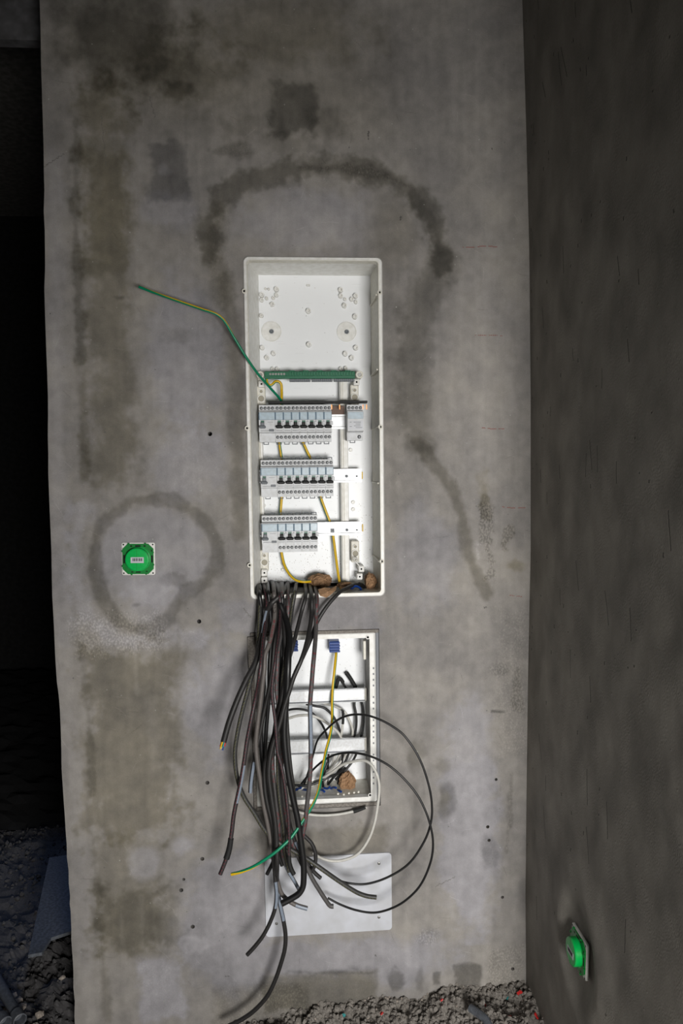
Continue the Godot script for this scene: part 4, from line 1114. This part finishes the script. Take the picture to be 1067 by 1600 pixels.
	# blue core ends on the floor of the lower box
	for i in 6:
		var q: Array = [[466, 1234], [477, 1235], [503, 1236], [511, 1233], [521, 1232], [529, 1236]][i]
		var where: String = ["leftmost, beside the bundle", "just left of the hanging cable", "right of the hanging cable", "under the green wire", "next to the paper wad", "in front of the paper wad"][i]
		var t := thing("blue_core", "short blue wire end on the lower box's foot, %s" % where, "wire", Vector3.ZERO, "blue wire ends in the lower box")
		var path := px_path([[q[0] - 5, q[1] + 1 - 3 * (i % 2), -0.04 - 0.01 * (i % 3)], [q[0], q[1] - 2 + i % 2, -0.035], [q[0] + 4, q[1] + 2 * (i % 3) - 3, -0.026]], 0.004)
		part("sheath", tube(path, 0.0026, 8), M.blue, t)

func corner_wires():
	var t := thing("wire_end", "small blue wire loop beside the brown paper in the right corner of the upper box", "wire", Vector3.ZERO, "wire ends in the right corner")
	part("sheath", tube(px_path([[548, 921, -0.05], [554, 916, -0.045], [560, 917, -0.04], [564, 922, -0.035], [558, 925, -0.03]], 0.003), 0.0028, 8), M.blue, t)
	t = thing("wire_end", "black wire stub just left of the brown paper in the right corner", "wire", Vector3.ZERO, "wire ends in the right corner")
	part("sheath", tube(px_path([[571, 920, -0.06], [566, 915, -0.05], [561, 913, -0.04]], 0.003), 0.0048, 10), M.cable_black, t)
	t = thing("wire_end", "yellow wire stub by the foot of the right-hand rail carrier", "wire", Vector3.ZERO, "wire ends in the right corner")
	part("sheath", tube(px_path([[550, 914, -0.07], [545, 911, -0.065], [541, 913, -0.06]], 0.003), 0.0026, 8), M.wire_yellow, t)

func depth(py: float, l: float) -> float:
	if py < 926.0: return lerpf(-0.175, 0.026, smoothstep(907.0, 926.0, py))
	if py < 1050.0: return lerpf(0.026, l + 0.03, smoothstep(926.0, 1050.0, py))
	return l + 0.03

func row_of(p: Vector3) -> float:                                    # which row of the photograph a point falls on
	var q := cam_basis.inverse() * (p - EYE)
	return 800.0 - q.y / -q.z * F

func between(path: PackedVector3Array, y0: float, y1: float) -> PackedVector3Array:
	var a := -1; var b := path.size() - 1
	for i in range(18, path.size()):
		if a < 0 and row_of(path[i]) >= y0: a = i
		if a >= 0 and row_of(path[i]) >= y1:
			b = i
			break
	return path.slice(clampi(a, 0, path.size() - 3), maxi(b, a + 2) + 1)

func bundle():
	# [label, radius, layer depth, points, material, extra]
	var list := [
		["yellow-printed dark cable bowing left, then crossing the others to end on the cover plate", 0.0046, 0.055, [[404, 908], [406, 922], [406, 945], [405, 975], [403, 1010], [398, 1040], [391, 1065], [376, 1122], [369, 1158], [367, 1180], [370, 1212], [380, 1243], [397, 1270], [414, 1297], [432, 1314], [461, 1331], [480, 1342], [500, 1356], [530, 1377], [557, 1394], [573, 1400], [588, 1402]], "dots_yellow", [0.05]],
		["thick dark cable reaching out to the left, its stripped end showing coloured cores", 0.0060, 0.12, [[451, 908], [447, 917], [437, 931], [424, 943], [417, 956], [411, 988], [406, 1010], [399, 1035], [386, 1060], [371, 1093], [358, 1128], [349, 1160]], "cable_dark", [0.05, "cores", 0.28, 0.42]],
		["dark cable with red print hanging on the left, ending in a black taped tip", 0.0044, 0.10, [[411, 908], [414, 922], [417, 940], [415, 970], [411, 1005], [408, 1036], [405, 1060], [400, 1087], [393, 1122], [386, 1158], [382, 1186], [376, 1222], [369, 1254], [365, 1275], [362, 1300], [358, 1327], [352, 1346], [344, 1366]], "dots_red", [0.05, "tape", 0.62, 0.73]],
		["thickest black cable in mid-bundle, hooked back to the left at its foot", 0.0064, 0.085, [[423, 905], [428, 918], [436, 940], [444, 960], [450, 980], [453, 1000], [451, 1024], [450, 1048], [449, 1075], [446, 1110], [444, 1142], [446, 1174], [450, 1207], [457, 1244], [465, 1280], [470, 1314], [474, 1346], [474.5, 1370], [473, 1386], [467, 1396], [457, 1403], [440, 1412]], "cable_black", [0.03]],
		["grey cable marked by hand Lampe Cuisine, ending on the cover plate with a grey tip", 0.0047, 0.06, [[426, 906], [428, 925], [429, 945], [429, 962], [426, 982], [421, 1005], [414, 1024], [413, 1045], [410, 1070], [407, 1096], [403, 1127], [400, 1161], [402, 1190], [407, 1221], [412, 1257], [418, 1287], [422, 1308], [425, 1330], [429, 1352], [433, 1374], [440, 1396], [452, 1408], [465, 1415], [480, 1419.5]], "print_cuisine", [0.05, "strip", 1412, 1430]],
		["dark cable ending early beside the lower box, a pale painted sheen along its last stretch", 0.0045, 0.035, [[433, 908], [436, 928], [436, 950], [432, 975], [428, 1010], [426, 1040], [422, 1067], [417, 1092], [411, 1120], [405, 1152], [399, 1178], [395, 1201], [392, 1222], [391, 1238]], "cable_dark", [0.05, "strip", 1188, 1236]],
		["slim cable with a red dotted line running down the front of the bundle", 0.0037, 0.098, [[436, 908], [437, 928], [438, 955], [436, 990], [432, 1016], [429, 1041], [426, 1064], [425, 1080], [427, 1102], [430, 1125], [432, 1152], [434, 1176], [439, 1194], [444, 1220], [448, 1250], [451, 1282], [452, 1309], [452, 1346], [455, 1358], [459, 1366]], "dots_red", [0.04, "tape", 0.955, 1.0]],
		["grey printed cable behind the thickest one, painted sheen near its end on the cover plate", 0.0040, 0.045, [[450, 905], [450, 919], [450, 940], [450, 965], [449, 1000], [445, 1040], [441, 1080], [437, 1110], [431, 1140], [425, 1170], [426, 1200], [431, 1244], [435, 1282], [437, 1308], [440, 1324], [444, 1345], [450, 1360], [460, 1377], [467, 1390]], "print_red", [0.05, "strip", 1352, 1384]],
		["cable with a yellow dotted line deep in the bundle, ending above the cover plate", 0.0042, 0.06, [[463, 908], [461, 925], [457, 947], [453, 978], [450, 1000], [446, 1030], [442, 1060], [440, 1100], [437, 1140], [434, 1175], [434, 1198], [435, 1226], [438, 1257], [442, 1284], [444, 1305], [445, 1330], [449, 1350], [452, 1362]], "dots_yellow", [0.05]],
		["dark cable sweeping in behind the middle, ending aslant at the cover plate's lower left corner", 0.0043, 0.07, [[476, 905], [477.5, 918], [477, 934], [471, 956], [463, 988], [457, 1011], [449, 1040], [444, 1070], [438, 1104], [430, 1140], [421, 1170], [414, 1197], [414, 1231], [418, 1257], [424, 1282], [428, 1310], [428, 1345], [430, 1374], [432, 1396], [430, 1418], [422, 1441], [411, 1462], [398, 1479], [386, 1492]], "cable_dark", [0.04, "strip", 1374, 1416]],
		["longest dark cable, hanging past the cover plate and curving left down to the floor", 0.0046, 0.09, [[483, 905], [485, 918], [487, 934], [487, 956], [484, 981], [477, 1012], [470, 1033], [459, 1058], [452, 1080], [444, 1105], [436, 1135], [425, 1168], [420, 1207], [424, 1244], [429, 1276], [432, 1310], [433, 1352], [433, 1380], [437, 1411], [442, 1434], [446, 1460], [445, 1482], [439, 1505], [430, 1531], [417, 1557], [396, 1580], [374, 1595], [350, 1606]], "cable_dark", [0.05, "strip", 1378, 1434, "floor"]],
		["separate grey cable hanging straight at the bundle's right, its foot curving onto the cover plate", 0.0047, 0.08, [[490, 905], [492, 917], [495, 937], [494, 966], [493, 994], [491, 1020], [489, 1041], [487, 1067], [484.5, 1101], [485, 1135], [485.5, 1176], [484, 1216], [480, 1254], [476, 1291], [472, 1309], [469.5, 1326], [476, 1346], [487, 1371], [499, 1391], [510, 1408], [516, 1415.5], [521, 1416]], "print_red", [0.05, "strip", 1101, 1175]],
		["black cable slanting in from the upper box's right corner to join the bundle", 0.0042, 0.05, [[566, 914], [554, 914], [542, 919], [530, 926], [511, 947], [495, 973], [485, 1000], [474, 1025], [463, 1047], [455, 1068], [449, 1092], [442, 1130], [438, 1170], [440, 1210], [446, 1250], [452, 1285], [460, 1312], [469, 1331], [480, 1348], [491, 1363], [501, 1372]], "cable_dark", [0.05, "strip", 1312, 1332]],
		["brownish cable looping out to the right below the lower box and back under itself", 0.0041, 0.066, [[430, 905], [436, 930], [441, 955], [445, 1000], [447, 1060], [448, 1120], [452, 1180], [458, 1230], [465, 1275], [474, 1303], [487, 1318], [493, 1335], [491, 1354], [483, 1365]], "cable_dark", [0.04]],
		["black cable with a short cut end at the left edge of the cover plate", 0.0042, 0.03, [[418, 905], [419, 925], [421, 945], [424, 990], [421, 1040], [420, 1090], [416, 1140], [414, 1190], [420, 1240], [428, 1290], [431, 1320], [427, 1345], [417, 1366]], "cable_black", [0.04]],
		["black cable at the very back of the bundle, ending above the cover plate", 0.0045, 0.02, [[441, 905], [441, 930], [441, 960], [440, 1020], [436, 1090], [428, 1150], [426, 1200], [432, 1260], [437, 1310], [446, 1340], [456, 1368]], "cable_black", [0.03]],
		["dark cable close to the wall at the left of the opening, tucked behind the others", 0.0048, 0.028, [[401, 905], [405, 928], [408, 955], [404, 985], [408, 1020], [412, 1070], [408, 1120], [409, 1180], [416, 1240], [426, 1300], [436, 1338], [441, 1352]], "cable_black", [0.03]],
		["dusty grey cable showing between the darker ones in the upper half of the bundle", 0.0043, 0.05, [[439, 905], [440, 928], [441, 950], [440, 985], [435, 1010], [433, 1045], [432, 1080], [436, 1110], [440, 1150], [440, 1200], [443, 1250], [451, 1300], [462, 1330], [472, 1352]], "print_red", [0.05]],
	]
	for k in list:
		var t := thing("hanging_cable", k[0], "cable", Vector3.ZERO, "cables hanging from the upper box")
		var pts := []; var ex: Array = k[5]; var n: int = k[3].size()
		for i in n:
			var q: Array = k[3][i]; var z := depth(q[1], k[2])
			if k[0].begins_with("black cable slanting") and i < 5: z = [-0.1, -0.06, -0.012, 0.02, 0.035][i]
			if k[0].begins_with("thick dark") and i > 4: z = lerpf(0.05, 0.17, (i - 4) / 7.0)
			if k[0].begins_with("dark cable with red") and i > 6: z = lerpf(0.1, 0.125, (i - 6) / 11.0)
			if k[0].begins_with("yellow-printed") and i > 13: z = lerpf(0.075, 0.1, minf(1.0, (i - 13) / 4.0))
			if ex.has("floor") and i > 16: z = lerpf(0.09, 0.055, (i - 16) / 11.0)
			pts.append(P(q[0], q[1], z))
		if not k[0].begins_with("black cable slanting"):
			pts.push_front(pts[0] + Vector3(0, 0.004, -0.06))
		var path := smooth(pts, 0.006)
		var m: Material = M[k[4]]
		part("sheath", tube(path, k[1], 12), m, t)
		if ex.has("strip"):
			var i := ex.find("strip")
			part("painted_sheen", tube(between(path, ex[i + 1], ex[i + 2]), k[1] * 1.06, 5, -0.9, 0.45, false), M.sheen_paint, t, Vector3.ZERO, "pale bluish sheen painted along the cable")  # highlight on the cable, laid on as a pale strip
		if ex.has("tape"):
			var i := ex.find("tape")
			if k[0].begins_with("slim"): part("tape", tube(slice(path, 0.95, 1.0), k[1] * 1.25, 10), M.dark, t)
			else:
				part("tape", tube(slice(path, 0.90, 0.955), k[1] * 1.35, 10, 0, TAU, true, [], 1.1), M.dark, t)
				part("cut_end", tube(slice(path, 0.955, 1.0), k[1] * 0.95, 10), M.dark, t)
				part("painted_sheen", tube(between(path, 1194, 1253), k[1] * 1.06, 5, -1.3, -0.1, false), M.sheen_paint, t, Vector3.ZERO, "pale bluish sheen painted along the cable")
		if ex.has("cores"):
			part("painted_sheen", tube(between(path, 954, 990), k[1] * 1.04, 4, -0.1, 0.7, false), M.sheen_paint, t, Vector3.ZERO, "pale bluish sheen painted along the cable")
			var e := path[path.size() - 1]; var d := (e - path[path.size() - 3]).normalized()
			var cols := [M.red, M.teal, M.wire_yellow, M.orange, M.cable_white, M.blue]
			for i in 6:
				var off := Vector3(cos(i * TAU / 6), sin(i * TAU / 6) * 0.6, sin(i * TAU / 6) * 0.6) * 0.0033
				var st := begin(); rod(st, e + off - d * 0.003, e + off * 1.2 + d * (0.008 + 0.003 * (i % 3)), 0.0016, 8)
				part("core", st.commit(), cols[i], t)
	# the bit of old masonry showing beside the bundle
	var ch := thing("plaster_flake", "chipped flake of plaster left of the bundle, at the lower box's top left corner", "plaster", P(393, 1005, 0.002))
	var st := begin(); var poly := PackedVector2Array()
	for q in [[387, 995], [402, 994], [404, 1003], [400, 1012], [397, 1040], [390, 1052], [388, 1030]]:
		var p := P(q[0], q[1], 0.002) - ch.position; poly.append(Vector2(p.x, p.y))
	extrude(st, poly, -0.004, 0.006); part("flake", st.commit(), M.stone, ch)

# ==================================================================== socket covers, paper
func sockets():
	var t := thing("socket_cover", "green round-topped protective cover in a damp ring on the back wall, left of the boxes", "socket cover", P(216.5, 873, 0.0), "green protective socket covers")
	t.rotation.z = deg_to_rad(-1.0)
	var s := 0.070
	var st := begin(); frame_ring(st, Vector2.ZERO, s, s, 0.004, s * 0.78, s * 0.78, 0.004, -0.002, 0.0028); part("mounting_frame", st.commit(), M.white, t)
	for k in [[-1, -1], [1, -1], [1, 1], [-1, 1]]:
		st = begin(); lathe(st, Vector3(k[0] * s * 0.44, k[1] * s * 0.44, 0.0028), [Vector2(0.0018, 0.0002), Vector2(0, 0.0002)], 10); part("frame_hole", st.commit(), M.hole, t)
	st = begin(); var oc := PackedVector2Array(); var a := s * 0.465; var b := s * 0.31
	for k in [[a, b], [b, a], [-b, a], [-a, b], [-a, -b], [-b, -a], [b, -a], [a, -b]]: oc.append(Vector2(k[0], k[1]))
	extrude(st, oc, 0.001, 0.0055); part("shield", st.commit(), M.shield, t)
	for k in [[-0.42, 0.0, 0.05, 0.26], [0.42, 0.0, 0.05, 0.22], [0.0, 0.40, 0.16, 0.05], [0.0, -0.40, 0.14, 0.04], [-0.2, 0.4, 0.06, 0.04], [0.2, 0.4, 0.06, 0.04], [-0.18, -0.4, 0.07, 0.03], [0.26, -0.38, 0.06, 0.03], [0.41, 0.26, 0.03, 0.06]]:
		part("slot", bx(Vector3(k[0] * s, k[1] * s, 0.0052), Vector3(k[2] * s, k[3] * s, 0.0012)), M.hole, t)
	for k in [[-0.28, 0.47], [0.22, 0.47], [-0.2, -0.47], [0.24, -0.46], [-0.47, 0.24], [-0.47, -0.22], [0.46, -0.18], [0.45, 0.2]]:
		part("latch", bx(Vector3(k[0] * s, k[1] * s, 0.005), Vector3(0.0036, 0.0036, 0.004), 0.0006), M.shield, t)
	st = begin(); lathe(st, Vector3(0, 0, 0.005), [Vector2(0.0268, 0), Vector2(0.0262, 0.001), Vector2(0.0252, 0.001), Vector2(0.025, 0.0112), Vector2(0.0242, 0.0128), Vector2(0.0225, 0.0135), Vector2(0.012, 0.0139), Vector2(0, 0.014)], 48)
	var dome := part("dome", st.commit(), M.dome, t)
	part("seam", bx(Vector3(0, 0, 0.0186), Vector3(0.0006, 0.046, 0.0009)), M.shield, dome)
	var lab := part("barcode_label", bx(Vector3(0.001, -0.0005, 0.0192), Vector3(0.0275, 0.0125, 0.0006), 0.0002), M.plate, t)
	var rng := RandomNumberGenerator.new(); rng.seed = 5; var x := -0.0085
	while x < 0.0105:
		var w := 0.0004 + 0.0005 * (rng.randi() % 3)
		part("bar", bx(Vector3(x + w / 2, 0.0005, 0.0196), Vector3(w, 0.0062, 0.0003)), M.black, lab)
		x += w + 0.0005 + 0.0004 * (rng.randi() % 2)
	var c := copy(t, "socket_cover", "green round-topped protective cover on the dark right-hand wall, low down near the floor")
	c.rotation = Vector3(deg_to_rad(-1.0), -PI / 2, 0); c.position = X(906, 1486, 0.5305)

func crumple(called: String, label: String, at: Vector3, size: Vector3, sd: int, group := "crumpled brown paper"):
	var t := thing(called, label, "paper", at, group)
	var n := FastNoiseLite.new(); n.seed = sd; n.frequency = 1.7; n.noise_type = FastNoiseLite.TYPE_CELLULAR; n.cellular_return_type = FastNoiseLite.RETURN_DISTANCE
	var st := begin(); var nu := 44; var nv := 30; var g := []
	for j in nv + 1:
		var row := []
		for i in nu + 1:
			var th := TAU * (i % nu) / nu; var ph := PI * j / nv
			var d := Vector3(sin(ph) * cos(th), cos(ph), sin(ph) * sin(th))
			var r := 1.0 + 0.55 * n.get_noise_3dv(d * 1.3) + 0.12 * sin(th * 3.0 + sd) * sin(ph)
			row.append(d * r * size * 0.5)
		g.append(row)
	for j in nv:
		for i in nu: face(st, [g[j][i], g[j][i + 1], g[j + 1][i + 1]], Vector3.ZERO); face(st, [g[j][i], g[j + 1][i + 1], g[j + 1][i]], Vector3.ZERO)
	part("wad", st.commit(), M.paper, t)
	return t

func paper():
	crumple("paper_wad", "crumpled brown paper wad in the upper box's foot, between the two earth wires", P(500, 908, -0.075), Vector3(0.072, 0.044, 0.05), 3)
	crumple("paper_wad", "brown paper wad in the right corner of the upper box", P(578, 909, -0.06), Vector3(0.036, 0.052, 0.05), 8)
	crumple("paper_wad", "brown paper wad in the foot of the lower box, beside the hook of white cable", P(543, 1221, -0.055), Vector3(0.05, 0.058, 0.05), 12)
	crumple("paper_wad", "small flattened piece of brown paper between the cables and the slanting wire end", P(538, 915, -0.05), Vector3(0.045, 0.02, 0.03), 15)
	# torn flap in front
	var t := thing("paper_flap", "torn flap of brown paper hanging over the bottom rim of the upper box", "paper", P(510, 926, 0.004), "crumpled brown paper")
	var st := begin()
	var q := []
	for k in [[497, 921, 0.0], [507, 918, 0.004], [517, 919, -0.004], [526, 915, -0.01], [525, 922, 0.004], [517, 929, 0.014], [510, 934, 0.016], [500, 931, 0.013]]: q.append(P(k[0], k[1], k[2] + 0.004) - t.position)
	var c := P(511, 924, 0.016) - t.position
	for i in q.size():
		var a: Vector3 = q[i]; var b: Vector3 = q[(i + 1) % q.size()]
		face(st, [c, a, b], c + Vector3(0, 0, -1)); face(st, [c + Vector3(0, 0, -0.001), a + Vector3(0, 0, -0.001), b + Vector3(0, 0, -0.001)], c + Vector3(0, 0, 1))
	part("sheet", st.commit(), M.paper, t)

# ==================================================================== floor and passage
var gn := FastNoiseLite.new()

func ground_y(x: float, z: float) -> float:
	var base := [[-0.9, -0.08], [-0.2, -0.076], [-0.05, -0.053], [0.04, -0.043], [0.24, -0.032], [0.35, -0.018], [0.52, -0.014], [0.9, -0.01]]
	var y: float = base[0][1]
	for i in base.size() - 1:
		if x >= base[i][0]: y = lerpf(base[i][1], base[i + 1][1], clampf((x - base[i][0]) / (base[i + 1][0] - base[i][0]), 0, 1))
	if x < -0.5: y = lerpf(y, -0.04, smoothstep(-0.5, -0.6, x))
	return y + gn.get_noise_2d(x, z) * 0.022 + gn.get_noise_2d(x * 4 + 9, z * 4) * 0.012 - maxf(0.0, z) * 0.05

func field(st: SurfaceTool, x0: float, x1: float, z0: float, z1: float, cell: float):
	var nx := int((x1 - x0) / cell); var nzz := int((z1 - z0) / cell); var g := []
	for j in nzz + 1:
		var row := []
		for i in nx + 1:
			var x := x0 + (x1 - x0) * i / nx; var z := z0 + (z1 - z0) * j / nzz
			row.append(Vector3(x, ground_y(x, z), z))
		g.append(row)
	for j in nzz:
		for i in nx: quad(st, g[j][i], g[j + 1][i], g[j + 1][i + 1], g[j][i + 1])

func pebble(sd: int) -> ArrayMesh:
	var rng := RandomNumberGenerator.new(); rng.seed = sd
	var st := begin(); var g := []
	for j in 5:
		var row := []
		for i in 7:
			var ph := PI * j / 4; var th := TAU * i / 7
			row.append(Vector3(sin(ph) * cos(th), cos(ph) * 0.75, sin(ph) * sin(th)) * rng.randf_range(0.65, 1.1) if j % 4 else Vector3(0, cos(ph) * 0.7, 0))
		g.append(row)
	for j in 4:
		for i in 7: face(st, [g[j][i], g[j][(i + 1) % 7], g[j + 1][(i + 1) % 7]], Vector3.ZERO); face(st, [g[j][i], g[j + 1][(i + 1) % 7], g[j + 1][i]], Vector3.ZERO)
	return st.commit()

func scatter(called: String, label: String, n: int, x0: float, x1: float, z0: float, z1: float, r0: float, r1: float, m: Material, sd: int):
	var rng := RandomNumberGenerator.new(); rng.seed = sd
	var mm := MultiMesh.new(); mm.transform_format = MultiMesh.TRANSFORM_3D; mm.mesh = pebble(sd); mm.instance_count = n
	for i in n:
		var x := rng.randf_range(x0, x1); var z := lerpf(z0, z1, pow(rng.randf(), 1.3))
		var r := lerpf(r0, r1, pow(rng.randf(), 4.5))
		var b := Basis.from_euler(Vector3(rng.randf() * TAU, rng.randf() * TAU, rng.randf() * TAU)).scaled(Vector3.ONE * r)
		mm.set_instance_transform(i, Transform3D(b, Vector3(x, ground_y(x, z) + r * 0.3, z)))
	var o := MultiMeshInstance3D.new(); o.name = numbered(called); o.multimesh = mm; o.material_override = m; add_child(o)
	tag(o, label, "rubble"); o.set_meta("kind", "stuff")

func ground():
	gn.seed = 14; gn.frequency = 7.0; gn.fractal_octaves = 4
	var st := begin(); field(st, -0.7, 0.62, -0.01, 0.34, 0.006); 	var o := MeshInstance3D.new(); o.name = "rubble_ground"; o.mesh = st.commit(); o.material_override = M.stone; add_child(o)
	tag(o, "uneven grey ground of plaster dust and rubble along the foot of the wall", "ground"); o.set_meta("kind", "stuff")
	st = begin(); field(st, -1.2, -0.7, -0.3, 0.5, 0.008); field(st, -2.3, -1.2, -0.3, 0.5, 0.03); field(st, -2.3, -0.48, -0.9, -0.3, 0.02); field(st, -0.7, -0.45, -0.3, -0.01, 0.008)
	o = MeshInstance3D.new(); o.name = "rubble_ground_001"; o.mesh = st.commit(); o.material_override = M.shade_rubble; add_child(o)
	tag(o, "uneven rubble ground running into the dark passage, colour darkened for its shade", "ground"); o.set_meta("kind", "stuff")
	st = begin(); field(st, -2.3, -0.48, -2.9, -0.9, 0.05)
	o = MeshInstance3D.new(); o.name = "rubble_ground_002"; o.mesh = st.commit(); o.material_override = M.shade_black; add_child(o)
	tag(o, "ground at the far end of the passage, coloured black for its darkness", "ground"); o.set_meta("kind", "stuff")
	scatter("rubble", "loose grey plaster rubble heaped along the foot of the back wall", 9500, -0.62, 0.53, 0.0, 0.2, 0.0009, 0.0085, M.stone, 51)
	scatter("rubble", "paler plaster crumbs sprinkled over the rubble below the boxes", 2600, -0.5, 0.53, 0.0, 0.2, 0.0008, 0.0034, M.pale_stone, 52)
	scatter("rubble", "coarse rubble strewn over the floor of the dark passage", 5200, -1.5, -0.5, -0.9, 0.35, 0.002, 0.010, M.shade_rubble, 53)
	var scraps := [[690, 1562, "red", "leftmost red one, on the edge of the heap"], [755, 1573, "red", "second red one from the left, the largest"], [796, 1588, "red", "red one low down left of the corner"], [811, 1551, "red", "red one against the wall near the corner"], [596, 1583, "red", "red one half buried below the cover plate"], [838, 1588, "red", "red one nearest the right wall"], [535, 1588, "teal", "leftmost teal one"], [632, 1573, "teal", "teal one in the middle of the heap"], [791, 1559, "teal", "teal one near the corner"]]
	for k in scraps:
		var p := P(k[0], k[1], 0.03); p.y = ground_y(p.x, p.z) + 0.007
		var g := G(k[0], k[1], p.y)
		if g.z > 0.004: p = g
		var t := thing("plastic_scrap", "tiny %s plastic scrap on the rubble, %s" % [k[2], k[3]], "scrap", p, "coloured plastic scraps")
		var s2 := begin(); box(s2, Vector3.ZERO, Vector3(0.011, 0.0025, 0.006), 0.0005); box(s2, Vector3(0.004, 0.001, 0.002), Vector3(0.006, 0.002, 0.005), 0.0004)
		var q := part("scrap", s2.commit(), M[k[2]], t); q.rotation = Vector3(0.5, k[0], 0.6)
	# a length of grey corrugated hose half buried near the corner
	var hp := [G(735, 1575, 0.004), G(748, 1584, 0.006), G(758, 1592, 0.004), G(765, 1604, -0.004)]
	var path := smooth(hp, 0.0016)
	var t := thing("corrugated_hose", "short grey corrugated hose half buried in the rubble near the corner", "hose")
	var s3 := begin()
	for i in range(0, path.size() - 1, 2):
		var d := (path[i + 1] - path[i]).normalized()
		lathe(s3, path[i], [Vector2(0.007, 0), Vector2(0.0086, 0.0006), Vector2(0.0086, 0.0014), Vector2(0.007, 0.002), Vector2(0.007, 0.0034)], 12, d)
	part("corrugated_wall", s3.commit(), M.pipe, t)

func passage():
	# slab of board on the passage floor
	var y := 0.06
	var a := G(77, 1340, y); var b := G(44, 1492, y); var dir := (b - a); var across := Vector3(-dir.z, 0, dir.x).normalized()
	if across.x < 0: across = -across
	var t := thing("board", "long pale board lying on the rubble in the dark passage, one end broken", "board", (a + b) / 2)
	var w := 0.19; var l := dir.length(); var e := dir.normalized()
	var o: Vector3 = (a + b) / 2
	var top := [a - o, b - o, b - o + across * 0.03, b - o + across * 0.045 - e * 0.05, b - o + across * 0.10 - e * 0.065, b - o + across * 0.12 - e * 0.04, b - o + across * w - e * 0.08, a - o + across * w]
	var st := begin()
	for i in top.size():
		var p: Vector3 = top[i]; var q: Vector3 = top[(i + 1) % top.size()]; var c := across * w * 0.5
		face(st, [p, q, q - Vector3(0, 0.008, 0), p - Vector3(0, 0.008, 0)], c - Vector3(0, 0.004, 0))
	var poly := PackedVector2Array()
	for p in top: poly.append(Vector2(p.x, p.z))
	var ix := Geometry2D.triangulate_polygon(poly)
	for i in range(0, ix.size(), 3):
		face(st, [top[ix[i]], top[ix[i + 1]], top[ix[i + 2]]], Vector3(0, -1, 0))
		var dn := Vector3(0, 0.008, 0)
		face(st, [top[ix[i]] - dn, top[ix[i + 1]] - dn, top[ix[i + 2]] - dn], Vector3(0, 1, 0))
	part("slab", st.commit(), M.pipe, t)
	# grey pipes in the corner of the frame
	for k in [[[-25, 1495], [30, 1592], "grey plastic pipe with a collar, lying at the lower left in the passage"], [[-45, 1530], [7, 1597], "second grey plastic pipe end with a collar, beside the first at the lower left"]]:
		var p := G(k[0][0], k[0][1], 0.0); var q := G(k[1][0], k[1][1], 0.0); var d := (q - p).normalized()
		var pt := thing("plastic_pipe", k[2], "pipe", q, "grey plastic pipes")
		st = begin(); lathe(st, -d * (q - p).length(), [Vector2(0.0, 0), Vector2(0.0115, 0), Vector2(0.0115, (q - p).length() - 0.004)], 18, d); part("tube", st.commit(), M.pipe, pt)
		st = begin(); lathe(st, -d * 0.02, [Vector2(0.0115, 0), Vector2(0.0145, 0.001), Vector2(0.0145, 0.026), Vector2(0.0125, 0.027), Vector2(0.0115, 0.024), Vector2(0.0115, 0.006), Vector2(0, 0.006)], 20, d); part("collar", st.commit(), M.pipe, pt)
	var i := 0
	for k in [[20, 1556], [30, 1563], [33, 1574], [24, 1566], [2, 1578], [62, 1584], [98, 1527]]:
		var c := G(k[0], k[1], -0.02)
		var s := thing("stone", "small pale stone in the passage, %s" % ["topmost of the little heap by the pipe", "right one of the heap by the pipe", "lowest of the little heap by the pipe", "in the middle of the little heap by the pipe", "between the two pipes", "lying flat by itself", "by itself, close to the wall edge"][i], "stone", c, "pale stones by the pipes")
		var ms := part("lump", pebble(90 + i), M.pale_stone, s); ms.scale = Vector3(0.012, 0.009, 0.011) * [1, 1, 1.1, 0.9, 1, 1.1, 0.8][i]
		i += 1
